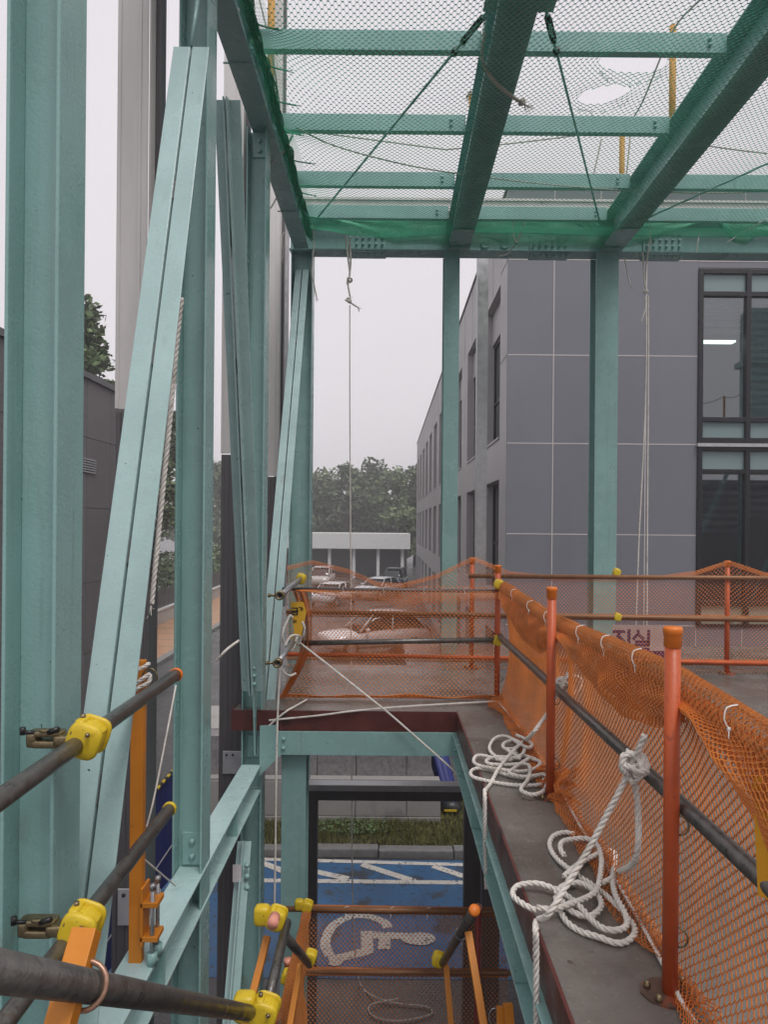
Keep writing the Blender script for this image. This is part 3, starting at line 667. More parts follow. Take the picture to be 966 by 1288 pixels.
part('beam', MB().box(-1.35,7,8.72,8.86,3.84,3.96).box(-1.35,7,8.70,8.88,3.962,3.99), PALEG, pg)
part('post', MB().box(1.07,1.2,8.72,8.85,ZG,3.835), GALV, pg); part('post', MB().box(-1.36,-1.25,8.72,8.85,-1,3.835), GALV, pg)
uf = thing('galvanised_door_frame', (-.1,7.0,ZG), 'dark steel goalpost frame with galvanised top edge under the deck', 'steel frame')
part('crossbar', MB().box(-.78,.75,6.97,7.09,-2.685,-2.591), DARKG, uf, bevel=.004)
part('top_edge', MB().box(-.79,.76,6.96,7.1,-2.59,-2.53), GALV, uf, bevel=.004)
part('post', MB().box(-.78,-.665,6.97,7.09,ZG,-2.686), DARKG, uf, bevel=.004)
for k, (x, y, lab) in enumerate(((.905,6.15,'dark steel post under the deck, the one closest to the slanting teal beam'),(.80,6.6,'dark steel post under the deck, directly behind the orange capped handrail'))):
    t = thing('under_deck_post', (x,y,ZG), lab, 'post', 'dark posts under the deck')
    part('shaft', MB().box(x-.075,x+.075,y-.06,y+.06,ZG+.02,-1.76), DARKG, t, bevel=.004); part('base_plate', MB().box(x-.12,x+.12,y-.1,y+.1,ZG,ZG+.019), DARKG, t)

# ================================================================ DECK
ZD = -1.42
dk = thing('concrete_deck', (2,5,ZD-.15), 'wet grey concrete deck slab around the opening, with a dark red steel edge', 'deck')
m = MB(); out2 = [(.548,-2),(7,-2),(7,8.6),(.2,8.6),(.2,7.28),(-1.17,7.28),(-1.17,5.462),(.548,5.462)]
m.prism([(x,y,ZD-.13) for x, y in out2], (0,0,.13)); part('slab', m, SLABC, dk)
m = MB().box(.535,.547,-2,5.449,ZD-.15,ZD+.004).box(-1.17,.547,5.45,5.461,ZD-.15,ZD+.004); part('steel_edge', m, REDP, dk)
m = MB()
part('steel_edge', MB().box(-1.183,-1.171,5.45,7.28,ZD-.15,ZD+.004), REDP, dk)
part('metal_decking', MB().box(.66,7,-2,8.55,ZD-.15,ZD-.132).box(-1.16,.655,5.53,7.25,ZD-.15,ZD-.132), GALV, dk)

# ---------------------------------------------------------------- guard posts
def guard_post(x, y, z0, h, label, group, mat_=ORP, r=.0235, base=True, cap=True, rings=True):
    t = thing('guard_post', (x,y,z0), label, 'guard post', group)
    part('pole', MB().tube([(x,y,z0+.006),(x,y,z0+h)], r, 18), mat_, t, True)
    if cap: part('cap', MB().tube([(x,y,z0+h-.058),(x,y,z0+h-.056),(x,y,z0+h-.026),(x,y,z0+h-.025),(x,y,z0+h-.02),(x,y,z0+h-.019),(x,y,z0+h-.003),(x,y,z0+h+.004)], [r*1.0,r*1.12,r*1.12,r*1.15,r*1.15,r*1.2,r*1.24,r*1.14], 18), ORCAP, t, True)
    if base:
        pl = part('base_plate', MB().prism([(x+.085*math.cos(a)*1.05, y+.075*math.sin(a), z0) for a in [2*math.pi*k/10 for k in range(10)]], (0,0,.007)), mat('worn_base', (.16,.1,.08), .5, .4, var=.5, scale=12, spot=[(8,.55,(.42,.09,.03),.05)]), t)
        b = MB()
        for sx, sy in ((-.05,-.045),(-.062,.02),(.052,.04)): b.bolt((x+sx,y+sy,z0+.007),(0,0,1),.011,.022)
        part('bolt', b, BRASS, pl, True)
    if rings:
        m = MB()
        for dz in (.18,.52):
            q = [V(x+.018+.026*math.sin(a), y-.012-.012*math.sin(a), z0+dz+.03*math.cos(a)) for a in [math.pi*k/10 for k in range(11)]]; m.tube(q, .0032, 6)
        part('hook_ring', m, BRASS, t, True)
    return t
GP = 'orange guard posts on the deck'
guard_post(.872,2.18,ZD,1.115,'tallest looking orange guard post with bolted base plate, beside the near rope coil',GP)
guard_post(.865,3.76,ZD,1.1,'orange guard post standing beside the farther rope coil',GP)
guard_post(.905,5.86,ZD,1.1,'orange guard post where the side net meets the back net',GP)
guard_post(.85,7.18,ZD,1.1,'orange guard post in the far net, just behind the corner guard post',GP)
guard_post(3.33,7.0,ZD,1.1,'orange guard post in the far net in front of the black window',GP)
# ---------------------------------------------------------------- scaffold tubes and clamps
def stube(a, b, label, r=.0243, m_=TUBE, capA=None, capB=None, pipe=True, group='scaffold guard rails'):
    a, b = Vector(a), Vector(b); t = thing('scaffold_tube', a if a.z < b.z else b, label, 'scaffold tube', group)
    part('pipe', MB().pipe(a, b, r, r-.004, 18), m_, t, True); d = (b-a).normalized()
    for p, c, s in ((a,capA,-1),(b,capB,1)):
        if c: part('end_cap', MB().tube([p-d*s*.012, p-d*s*.011, p+d*s*.005, p+d*s*.011], [r*1.01,r*1.14,r*1.14,r*.9], 18), c, t, True)
    return t
def clamp(p, label, rot=0, s=1.0, jaw=None, tilt=0, group='yellow covered clamps', two=False, axis='Y'):
    p = Vector(p); t = thing('scaffold_clamp', p, label, 'clamp', group)
    Rm = Matrix.Rotation(rot, 3, 'Z') @ Matrix.Rotation(tilt, 3, 'X')
    R2 = Rm @ Matrix.Rotation(R(18), 3, 'Y')
    m = MB().blob(p, (.092*s,.078*s,.094*s), R2, 2.9, 22, 14)
    m.blob(p+Rm @ V(0,-.022*s,-.002), (.096*s,.034*s,.1*s), R2, 3.2, 22, 12); m.blob(p+Rm @ V(.004*s,.028*s,.004*s), (.1*s,.018*s,.104*s), R2, 3.4, 22, 10)
    m.blob(p+Rm @ V(-.012*s,.0,.044*s), (.03*s,.06*s,.026*s), Rm, 3.5, 14, 8); m.blob(p+Rm @ V(.03*s,0,.03*s), (.05*s,.05*s,.014*s), Rm @ Matrix.Rotation(R(38), 3, 'Y'), 4, 12, 8); m.blob(p+Rm @ V(-.034*s,0,-.01*s), (.026*s,.056*s,.06*s), Rm, 4, 12, 8)
    if two: m.blob(p+Rm @ V(-.075*s,.03*s,.0), (.085*s,.07*s,.1*s), Rm, 4, 16, 10)
    part('cover', m, YEL, t, True)
    if s > .9: part('cover_bolt', MB().tube([p+V(-.012,0,.05),p+V(-.012,0,.066)], .008, 6).tube([p+V(.02,-.045,.02),p+V(.024,-.056,.024)], .007, 6), BRASS, t, True)
    if jaw:
        j = MB(); q = p
        j.blob(q+V(-.062,-.002,-.004), (.05,.05,.032), None, 5); j.blob(q+V(-.115,.005,.012), (.1,.045,.016), None, 6); j.blob(q+V(-.112,.005,-.016), (.085,.05,.022), None, 6); j.blob(q+V(-.15,.005,-.004), (.03,.048,.046), None, 5)
        j.blob(q+V(-.1,-.015,.023), (.05,.02,.012), None, 4); jj = part('jaw', j, BRASS, t, True)
        part('jaw_bolt', MB().tube([q+V(-.14,-.012,.015), q+V(-.175,-.016,.02)], .006, 8).tube([q+V(-.172,-.016,.012), q+V(-.172,-.016,.032)], .009, 6).tube([q+V(-.1,-.02,.02), q+V(-.07,-.022,.03)], .008, 8), BLKM, jj, True)
    return t
XL = -.855
stube((XL,.6,-.615),(XL,2.9,-.612),'dark steel guard rail on the big teal column, orange end cap',capB=ORCAP)
stube((XL,.6,-1.125),(XL,2.83,-1.128),'dark steel guard rail below the orange capped one, yellow end rim',capB=YEL)
clamp(P(109,928,2.0),'yellow covered clamp gripping the big teal column on the orange capped rail',jaw=True)
clamp(P(101,1165,1.93),'yellow covered clamp just above the top of the slanted orange post',jaw=True)
clamp((.905,5.83,-.47),'yellow clamp cover on top of the corner guard post',s=.75); clamp((.9,5.82,-.93),'yellow clamp cover on the corner guard post at the middle rail',s=.75)
clamp(P(776,720,7.02),'yellow clamp on the far top rail above the white sign',s=.75); clamp(P(777,776,7.0),'yellow clamp on the far middle rail just above the white sign',s=.75)
stube((.925,.7,-.845),(.92,5.9,-.9),'steel middle rail carrying the knotted ropes, running along the rolled net')
stube((-.8,5.82,-.965),(.93,5.82,-.92),'steel middle rail across the back net',r=.0215)
stube((-.86,5.85,-.525),(.93,5.85,-.53),'dark steel top rail across the back net',r=.014,m_=DARKG)
stube((.8,7.04,-.49),(6,6.9,-.47),'top rail of the far net in front of the grey building',r=.0215,m_=STUBE); stube((-1.0,7.08,-.86),(6,6.9,-.89),'middle rail of the far net in front of the grey building',r=.0215,m_=STUBE); stube((-1.0,7.08,-1.28),(6,6.9,-1.32),'bottom rail of the far net just above the deck',r=.02,m_=ORP)
q0, q1 = P(352,749,5.2), P(378,728,5.85); stube(q0,q1,'short zinc stub tube beside the top of the yellow warning tape',m_=TUBEL,r=.021)
clamp(q1,'yellow clamp at the top of the yellow warning tape',s=.8)
r0, r1 = P(349,834,5.2), P(373,801,5.8); stube(r0,r1,'short zinc stub tube wrapped by the rope knot below the warning tape',m_=TUBEL,r=.021,capB=None)
clamp(r1,'yellow clamp wrapped with white rope below the warning tape',s=.85)
m = MB()
for a in (q0, r0):
    t = thing('stub_coupler', a, 'brass coloured coupler on the '+('upper' if a is q0 else 'lower')+' zinc stub tube by the teal brace', 'coupler', 'brass couplers by the teal brace')
    part('collar', MB().pipe(a+V(0,-.02,0), a+V(.0,.035,0), .034, .02, 14), BRASS, t, True); part('bolt', MB().tube([a+V(-.08,0,0), a+V(-.03,0,0)], .009, 8).tube([a+V(-.088,0,0), a+V(-.07,0,0)], .015, 6), BRASS, t, True)

# ---------------------------------------------------------------- stair handrails and lower scaffold
sh = thing('stair_handrail', (-.46,1.0,-1.7), 'thick dark stair handrail crossing in front of a slanted orange post with u-bolt', 'handrail')
A0, A1 = V(-.482,.62,-.366), V(-.45,2.38,-1.625)
part('tube', MB().pipe(A0, A1, .0243, .02, 20), TUBE, sh, True)
def lean_post(top, d, L_, wd=.036, th=.036):
    top = Vector(top); d = Vector(d).normalized(); return MB().obox(top, top+d*L_, wd, th, (0,-.78,.62))
LD = (-.10,-.62,-.78)
pt = V(-.487,1.17,-.665)
part('post', lean_post(pt, (-.03,-.66,-.75), .95, .04, .034), YORP, sh, bevel=.002)
q = V(-.466,1.035,-.66)
ring = []; dd = (A1-A0).normalized(); s1 = V(1,0,0); s2 = dd.cross(s1).normalized()
for k in range(14):
    a = R(-110+k*17); ring.append(A0+dd*.62+(s1*math.cos(a)+s2*math.sin(a))*.033+dd*.004*k/3)
part('u_bolt', MB().tube(ring, .0045, 8), mat('pink_worn_bolt', (.42,.25,.18), .35, .6, var=.3, scale=30), sh, True)
clamp(P(332,1273,2.45),'yellow double clamp at the foot of the near stair handrail',two=True,group='clamps on the lower stair',s=.95)
S = thing('lower_handrail', (-.46,3,-2.9), 'lower stair handrail of two steel tubes joined by yellow clamps, orange posts', 'handrail', 'lower stair handrails')
a, b = P(333,1275,2.6), P(361,1160,3.12)
part('tube', MB().tube([a,b], .0195, 14), TUBE, S, True); c, d = P(357,1176,3.14), P(389,1213,4.05); part('tube', MB().tube([c,d], .0215, 14), TUBE, S, True)
part('post', lean_post(P(342,1172,3.14)+V(-.02,0,-.02), (-.16,-.6,-.72), 1.1, .03, .03), YORP, S, bevel=.002)
part('post', lean_post(P(380,1208,3.9)+V(-.01,0,-.02), (-.11,-.6,-.75), 1.0, .03, .028), YORP, S, bevel=.002)
clamp(P(347,1155,3.08),'yellow double clamp with a round pink cap at the head of a stair handrail',two=True,group='clamps on the lower stair',s=.85)
for px, py, Y in ((344,1158,2.98),): 
    p = P(px,py,Y); part('end_cap', MB().tube([p+V(0,-.03,0),p+V(0,.03,0)], .023, 14), PINK, S, True)
clamp(P(390,1204,4.02),'small yellow clamp where the thin stair tube ends against the lower net',group='clamps on the lower stair',s=.7)
S2 = thing('lower_handrail', (.4,3,-2.9), 'lower stair handrail with round orange end cap on two orange posts', 'handrail', 'lower stair handrails')
a, b = P(597,1145,3.1), P(555,1214,4.3); part('tube', MB().tube([a,b], .0215, 16), TUBE, S2, True); dv = (a-b).normalized()
part('end_cap', MB().tube([a-dv*.01,a+dv*.004,a+dv*.012], [.025,.0255,.021], 18), ORCAP, S2, True)
part('post', lean_post(P(589,1172,3.2), (.12,-.6,-.75), 1.0, .032, .028), YORP, S2, bevel=.002); part('post', lean_post(P(561,1213,4.2), (.05,-.6,-.75), 1.0, .032, .028), YORP, S2, bevel=.002)
m = MB(); c = a.lerp(b,.33); m.tube([c+V(.03*math.cos(t_),-.01,.03*math.sin(t_)) for t_ in [2*math.pi*k/14 for k in range(14)]], .003, 5, closed=True); part('wire_ring', m, TUBEL, S2, True)
clamp(P(551,1207,4.25),'tall yellow clamp at the lower end of the orange capped handrail',group='clamps on the lower stair',s=.75)
st2 = thing('stair_stringer', (.45,2.9,-2.6), 'pair of short orange stair uprights with a wire ring at the bottom edge', 'stair part')
part('upright', lean_post(P(630,1266,2.9), (.0,-.3,-.95), .6, .034, .03), YORP, st2, bevel=.002); part('upright', lean_post(P(639,1262,2.85), (.05,-.3,-.95), .6, .036, .03), YORP, st2, bevel=.002)
c = P(621,1277,2.9); part('wire_ring', MB().tube([c+V(.02*math.cos(t_),-.01,.035*math.sin(t_)) for t_ in [2*math.pi*k/14 for k in range(14)]], .003, 5, closed=True), TUBEL, st2, True)
# lower scaffold bay
ZL = -3.9
lp = thing('scaffold_platform', (.1,4.4,ZL-.06), 'steel scaffold platform below the stair, mostly out of frame', 'platform') if False else None
for px, py, lab in ((602,1140,'dark red scaffold standard behind the orange capped stair handrail'),(362,1208,'dark red scaffold standard beside the teal column under the deck')):
    p = P(px,py,5.32 if px > 500 else 4.6); t = thing('scaffold_standard', (p.x,p.y,ZG), lab, 'scaffold tube', 'dark red scaffold standards')
    part('pole', MB().tube([(p.x,p.y,ZG),(p.x,p.y,p.z)], .022, 14), REDD, t, True); part('cap', MB().tube([(p.x,p.y,p.z-.02),(p.x,p.y,p.z+.01)], .026, 14), PINK, t, True)
clamp(P(361,1229,4.55),'yellow clamp on the dark red standard beside the teal column',group='clamps on the lower stair',s=.8); clamp(P(386,1140,5.25),'pair of yellow clamp covers on the lower net rail beside the teal column',group='clamps on the lower stair',s=.8,two=True)
stube(P(352,1143,5.3),P(640,1147,5.4),'steel top rail of the lower net, its pink capped end past the teal column',r=.02,capA=PINK,m_=STUBE,group='rails of the lower net'); stube(P(385,1222,5.32),P(650,1224,5.4),'steel middle rail of the lower net',r=.018,m_=STUBE,group='rails of the lower net')
# yellow post clamped to the left floor beam
X0 = P(173,1000,2.98); yp = thing('clamp_on_post', (X0.x,X0.y,-1.86), 'upright yellow orange box post clamped to the floor beam, rope round its top', 'guard post')
part('post', MB().box(X0.x-.027,X0.x+.027,X0.y-.02,X0.y+.02,-1.88,P(172,830,2.98).z), YORP, yp, bevel=.003)
m = MB()
for z in (-1.72,-1.58): m.box(X0.x+.028,X0.x+.10,X0.y-.045,X0.y+.045,z,z+.022)
m.box(X0.x+.028,X0.x+.04,X0.y-.045,X0.y+.045,-1.74,-1.5)
cl_ = part('clamp_bracket', m, YORP, yp, bevel=.003)
m = MB()
for dy in (-.03,.035): m.tube([(X0.x+.075,X0.y+dy,-1.83),(X0.x+.075,X0.y+dy,-1.49)], .009, 10).tube([(X0.x+.075,X0.y+dy,-1.51),(X0.x+.075,X0.y+dy,-1.485)], .014, 6)
part('clamp_bolt', m, TUBEL, cl_, True)
m = MB()
for dy in (-.03,.035): m.tube([(X0.x+.075,X0.y+dy,-1.818),(X0.x+.075,X0.y+dy,-1.77)], .021, 12)
part('nut_cup', m, TEAL, cl_, True)
c = P(187,852,2.95); part('hook_ring', MB().tube([c+V(.03*math.cos(t_),.01,.035*math.sin(t_)) for t_ in [2*math.pi*k/16 for k in range(16)]], .004, 6, closed=True), BRASS, yp, True)
m = MB(); p = P(173,848,2.95)
rope(m, [P(163,846,2.96),P(172,843,2.93),P(187,835,2.95),P(176,838,3.02)], .008); rope(m, [P(160,872,2.95),P(168,862,2.94),P(180,853,2.93),P(188,848,2.95),P(187,858,2.94),P(176,864,2.93),P(166,871,2.93)], .009)
solo('rope_lashing', m, ROPE, 'white rope lashing around the top of the yellow orange box post', 'rope', smooth=True)
yb = MB().obox((.94,1.72,-.60),(.925,1.66,-.87), .13, .008, (-.9,-.4,0)); solo('yellow_plate', yb, mat('yellow_sheet', (.78,.36,.02), .45, var=.06), 'yellow plate hanging against the net just above the middle rail', 'plate', bevel=.002)

# ================================================================ NETS
def ties(root, pts, s=1):
    for p in pts:
        p = Vector(p); m = MB(); q = [p+V(-.012*s,0,-.035*s), p+V(-.03*s,0,.0), p+V(-.02*s,0,.045*s), p+V(.02*s,.0,.055*s)]; m.tube(catmull(q,.01), .0032*s, 5); m.blob(q[0], (.014*s,.014*s,.016*s)); m.tube([q[0], q[0]+V(-.01*s,-.02*s,-.03*s)], .002*s, 4)
        part('cable_tie', m, TIE, root, True)
nz = lambda x, y, s=0: noise.noise((x, y, s))
# right net
XN = .965; ZN0, ZN1 = ZD+.02, -.52
rn = thing('orange_safety_net', (XN,3,ZD), 'orange knitted safety net beside the rope coils, rolled over along its top', 'safety net', 'orange safety nets')
def f_right(u, v):
    y = .75+u; k = v/(ZN1-ZN0); belly = .045*math.sin(math.pi*k)*(1+.5*nz(y*1.1, v*1.5))
    z = ZN0+v+.03*math.sin(y*3.1+1.2*k)*math.sin(math.pi*k)+.02*nz(y*1.6, v*1.2, 4)
    yy = y+.018*nz(y*1.1, v*2.0, 9)
    fold = .011*math.sin(yy*16+3*k)*max(0,1-abs(yy-3.85)/.5)+.007*math.sin(yy*14)*max(0,1-abs(yy-2.25)/.3)
    return V(XN-.02+belly+fold-.05*max(0,.15-k)*6*.5, yy, z)
m = MB(); net(m, 5.1, ZN1-ZN0, .038, .0168, f_right, .0026, (1,0,0), (0,0,1)); part('mesh_panel', m, ONET, rn)
DR = [(.6,.36),(1.2,.33),(1.6,.25),(1.85,.15),(2.1,.03),(2.18,.02),(2.25,.10),(2.45,.16),(2.8,.21),(3.2,.17),(3.55,.09),(3.76,.03),(3.85,.05),(4.3,.2),(4.9,.22),(5.5,.12),(5.9,.03)]
def lerp_t(T, y):
    for (a, p), (b, q) in zip(T, T[1:]):
        if a <= y <= b: return p+(q-p)*(y-a)/(b-a)
    return T[0][1] if y < T[0][0] else T[-1][1]
RR = .045
rollz = lambda y: -.522-.02*math.sin(y*1.9)-.03*max(0,1-abs(y-1.5)/.8)
def f_roll(u, v):
    y = .75+u; a = v/.31*2*math.pi*1.02; r = RR*(1+.25*nz(y*3, v*6))
    return V(XN-.01+r*math.sin(a), y+.01*nz(y*9, v*9, 2), rollz(y)+r*math.cos(a))
m = MB(); net(m, 5.1, .31, .03, .0155, f_roll, .0032, (.7,0,.3), (0,0,1)); part('top_roll', m, BNET, rn)
for lay, (dx, kz) in enumerate(((-.045,1.0),(-.02,.85),(.02,.7))):
    def f_drape(u, v):
        y = .75+u; d = lerp_t(DR, y)*kz; k = v/.4
        z = rollz(y)-.02-d*k; x = XN+dx-.03*math.sin(math.pi*k)*(1+nz(y*4, lay))+.02*nz(y*7, k*3, lay)
        return V(x, y+.03*nz(y*4, k*2, 3+lay), z)
    m = MB(); net(m, 5.1, .4, .033, .018, f_drape, .0024, (1,0,0), (0,0,1)); part('top_drape', m, ONET, rn)
m = MB()
def f_foot(u, v): y = .75+u; return V(XN-.015-.16*(v/.16)**1.0*(.5+.5*nz(y*2.4,0,5)+.15)+.02*nz(y*8, v*9), y+.04*nz(y*3, v*8), ZD+.012+.05*max(0,.06-v)*8*.3+.02*abs(nz(y*7, v*12, 8))+.07*(1-v/.16)*max(0,nz(y*1.8,3,1)))
net(m, 5.1, .16, .032, .012, f_foot, .0021, (0,0,1), (1,0,0)); part('trailing_hem', m, ONET, rn)
m = MB()
def f_bunch(u, v):                      # gathered mesh behind the second post
    k = v/.3; y = 3.62+.5*u; return V(.93+.06*math.sin(y*30+k*4)+.05*nz(u*7,k*4), y+.05*nz(u*5,k*5,7), ZD+.015+.19*k*(1-.65*u)*(.75+.5*nz(u*6,1)))
net(m, 1.0, .3, .03, .012, f_bunch, .0022, (1,0,0), (0,0,1)); part('net_bunch', m, ONET, rn)
ties(rn, [(XN-.045,y,rollz(y)+.02) for y in (1.62,1.9,2.62,3.0,3.4,4.1,4.6,5.2)], .72)
# back net
YN = 5.87; bn = thing('orange_safety_net', (0,YN,ZD), 'orange safety net across the back of the deck opening, hung between two rails', 'safety net', 'orange safety nets')
def f_back(u, v):
    k = v/.88; x = -.77+.16*min(1,max(0,1-abs(k-.45)*1.6))*max(0,1-u/.5)+u; x += (-.13*(1-k)**2)*max(0,1-u/.4)
    return V(x, YN+.05*math.sin(math.pi*k)*nz(x*2, k*2)-.06*(1-k)**3, ZD+.03+v+.02*nz(x*3, v*3)+.015*math.sin(x*3))
m = MB(); net(m, 1.68, .88, .036, .0185, f_back, .0027, (0,1,0), (0,0,1)); part('mesh_panel', m, ONET, bn)
def f_backhem(u, v):
    x = -.86+u; return V(x+.02*nz(u*6,v*9), YN-.03+.02*nz(x*6,v*6,2)-.03*v/.12, ZD+.012+.045*(v/.12)*(.6+.5*nz(x*3,1)))
m = MB(); net(m, 1.75, .12, .028, .008, f_backhem, .0024, (0,1,0), (0,0,1)); part('bottom_hem', m, ONET, bn)
for lay in range(2):
    def f_end(u, v):
        k = v/.86; a = u/.3; return V(-.80+.13*math.sin(math.pi*k*.95)*1.0-.07*(1-k)+.11*a*(.35+.65*k)+.01*lay, YN-.05+.035*math.sin(a*14+lay)+.02*nz(k*4,a*4), ZD+.02+v)
    m = MB(); net(m, .3, .86, .012, .014, f_end, .0022, (0,1,0), (0,0,1)); part('gathered_end', m, ONET, bn)
def f_fold(u, v): x = -.75+u; k = v/.14; return V(x, YN-.035-.02*math.sin(k*3), -.53-.14*k*(.45+.4*math.sin(x*2.6+1)+.2*nz(x*4,0)))
m = MB(); net(m, 1.65, .14, .034, .014, f_fold, .0022, (0,1,0), (0,0,1)); part('folded_top', m, ONET, bn)
def f_band(u, v): x = -.72+u; return V(x, YN+.03, -1.055-.1*x*.05+v+.012*nz(x*4,v)); 
m = MB(); net(m, 1.6, .07, .03, .011, f_band, .0024, (0,1,0), (0,0,1)); part('overlap_band', m, ONET, bn)
ties(bn, [(-.35+.33*i, YN-.05, -.525) for i in range(4)], .5)
# far net
def farnet(x0, x1, tops, lab, z0=ZD+.02):
    t = thing('orange_safety_net', ((x0+x1)/2,7.05,ZD), lab, 'safety net', 'orange safety nets'); h = .95
    yl = lambda x: 7.1-.026*(x+1)
    def f(u, v): x = x0+u; k = v/h; zt = lerp_t(tops, x); return V(x, yl(x)+.03*nz(x*2,v*2), z0+(zt-z0)*k+.012*nz(x*3,v*4,2))
    m = MB(); net(m, x1-x0, h, .036, .019, f, .0027, (0,1,0), (0,0,1)); part('mesh_panel', m, ONET, t)
    def f2(u, v): x = x0+u; return V(x, yl(x)-.012+.01*nz(x*5,v*20), lerp_t(tops, x)-.03+v)
    m = MB(); net(m, x1-x0, .04, .02, .007, f2, .0026, (0,1,0), (0,0,1)); part('top_hem', m, ONET, t)
    for zc in (-.88,-1.31):
        def f3(u, v): x = x0+u; a = v/.17*2*math.pi; return V(x, yl(x)+.028*math.sin(a), zc+.028*math.cos(a))
        m = MB(); net(m, x1-x0, .17, .026, .0105, f3, .0036, (0,1,0), (0,0,1)); part('rail_wrap', m, BNET, t)
    return t
farnet(-1.0,.84,[(-1.0,-.42),(-.75,-.36),(-.4,-.44),(-.1,-.57),(.15,-.58),(.5,-.48),(.84,-.31)],'orange safety net at the far deck edge before the cars, its top hem sagging')
farnet(.85,6.0,[(.85,-.31),(1.2,-.45),(1.7,-.5),(2.5,-.5),(3.0,-.43),(3.33,-.32),(3.66,-.43),(4.2,-.5),(6,-.5)],'long orange safety net at the far deck edge in front of the slate grey wall')
# lower net
ln = thing('orange_safety_net', (0,5.35,ZL), 'brownish orange safety net under the deck in front of the wheelchair marking', 'safety net', 'orange safety nets')
pa, pb = P(385,1143,5.33), P(640,1147,5.43); LWD = (pb-pa).length
def f_low(u, v): k = u/LWD; return pa.lerp(pb,k)+V(0,.03*nz(u*2,v*2),-v+.015*nz(u*3,v*3,1))
m = MB(); net(m, LWD, 1.25, .034, .019, f_low, .0028, (0,1,0), (0,0,1)); part('mesh_panel', m, BNET, ln)
for zc in (0, .465):
    def f4(u, v): a = v/.16*2*math.pi; p = pa.lerp(pb,u/LWD); return p+V(0,.026*math.sin(a),-zc+.026*math.cos(a))
    m = MB(); net(m, LWD, .16, .025, .009, f4, .0036, (0,1,0), (0,0,1)); part('rail_wrap', m, BNET, ln)
qa, qb = P(386,1147,5.28), P(352,1290,3.9)
def f_side(u, v): k = u/1.4; p = qa.lerp(qb,k); return p+V(.02*nz(u*4,v*4)+.04*math.sin(v*9)*.4, 0, -v)
m = MB(); net(m, 1.4, 1.0, .03, .019, f_side, .0023, (1,0,0), (0,0,1)); part('side_panel', m, BNET, ln)
def f_sroll(u, v): k = u/1.4; p = qa.lerp(qb,k); a = v/.24*2*math.pi; r = .03*(1+.2*nz(u*5,v*8)); return p+V(r*math.sin(a),0,r*math.cos(a))
m = MB(); net(m, 1.4, .24, .03, .012, f_sroll, .0028, (1,0,0), (0,0,1)); part('side_roll', m, BNET, ln)
ties(ln, [pa.lerp(pb,t_)+V(0,-.03,0) for t_ in (.2,.42,.6,.8)], .7)
# green overhead net
gn = thing('green_safety_net', (1.5,5.5,2.9), 'green knitted safety net with two torn holes hung under the roof purlins', 'safety net')
GX0, GY0, GU, GV = -.87, 3.3, 6.1, 4.4
HOLES = [(V(1.57,4.66,0), .2, .1, .12), (V(1.475,5.0,0), .16, .085, -.35)]
def f_green(u, v):
    y = GY0+v
    x = GX0+(u*.22 if u < .5 else .11+(u-.5)); e = math.exp(-(x-GX0)/.38)
    y2 = y+e*(.16*math.sin(y*6.4)+.08*nz(y*2,x*2)) + .02*nz(x*1.5,y*1.5)
    z = 3.02-.05*math.sin(max(0,min(1,(x-GX0)/1.6))*math.pi)*.9-.03*nz(x*1.2,y*1.2,6)+e*(.07+.05*math.sin(y*6.4+.8))
    if y2 > 7.2: z += .12*(y2-7.2)/.5
    for c, a, b, ang in HOLES:
        dx, dy = x-c.x, y2-c.y; ca, sa = math.cos(ang), math.sin(ang); p, q = dx*ca+dy*sa, -dx*sa+dy*ca
        d = math.sqrt((p/a)**2+(q/b)**2)
        if d < 3 and d > .01:
            push = .42*math.exp(-(d-.55)*1.3) if d > .55 else .42
            x += (ca*p-sa*q)*push/max(d,.6); y2 += (sa*p+ca*q)*push/max(d,.6)
    return V(x, y2, z)
def g_skip(u, v):
    x = GX0+(u*.22 if u < .5 else .11+(u-.5)); y = GY0+v
    for c, a, b, ang in HOLES:
        dx, dy = x-c.x, y-c.y; ca, sa = math.cos(ang), math.sin(ang)
        if ((dx*ca+dy*sa)/a)**2+((-dx*sa+dy*ca)/b)**2 < .55+.25*nz(x*30,y*30): return True
    return False
m = MB(); net(m, GU, GV, .042, .0265, f_green, .0026, (0,0,1), (0,1,0), g_skip); part('mesh_panel', m, GNET, gn)
m = MB(); rnd = random.Random(31)
for c, a, b, ang in HOLES:
    for k in range(12):
        th = math.pi*(.08+.84*k/11)+rnd.uniform(-.08,.08); q = V(math.cos(th)*a*1.12, math.sin(th)*b*1.2, 0); q = Matrix.Rotation(ang, 3, 'Z') @ q; e = q*rnd.uniform(.78,.93)
        p0, p1 = c+q+V(0,0,2.975), c+e+V(rnd.uniform(-.012,.012), rnd.uniform(-.01,.01), 2.96-rnd.uniform(0,.02)); m.tube([p0, p0.lerp(p1,.5)+V(0,0,.004), p1], .0019, 4)
        if k % 2: d = V(-q.y, q.x, 0).normalized()*.014; m.tube([p1-d*.7, p1+d*.7], .0019, 4)
part('torn_strands', m, GNET, gn)
GE = [(-.87,.0),(-.6,.05),(-.4,.12),(-.1,.26),(.1,.31),(.35,.29),(.6,.33),(1.2,.34),(2.1,.34),(2.5,.33),(2.75,.28),(3.0,.16),(3.3,.05),(3.55,.03),(3.72,.24),(3.85,.29),(4.0,.16),(4.4,.1),(5.2,.05)]
for lay in range(3):
    def f_ge(u, v):
        x = GX0+u; k = v/.3; d = lerp_t(GE, x)*(1-.06*lay)
        return V(x+.02*nz(u*5,v*9,lay), 7.83-.07*k-.012*lay+.025*nz(x*3,k*3,lay), 3.345-d*k-.012*nz(x*9,k))
    m = MB(); net(m, 5.9, .3, .024+.002*lay, .0125, f_ge, .0032, (0,1,0), (0,0,1)); part('gathered_edge', m, GNET, gn)
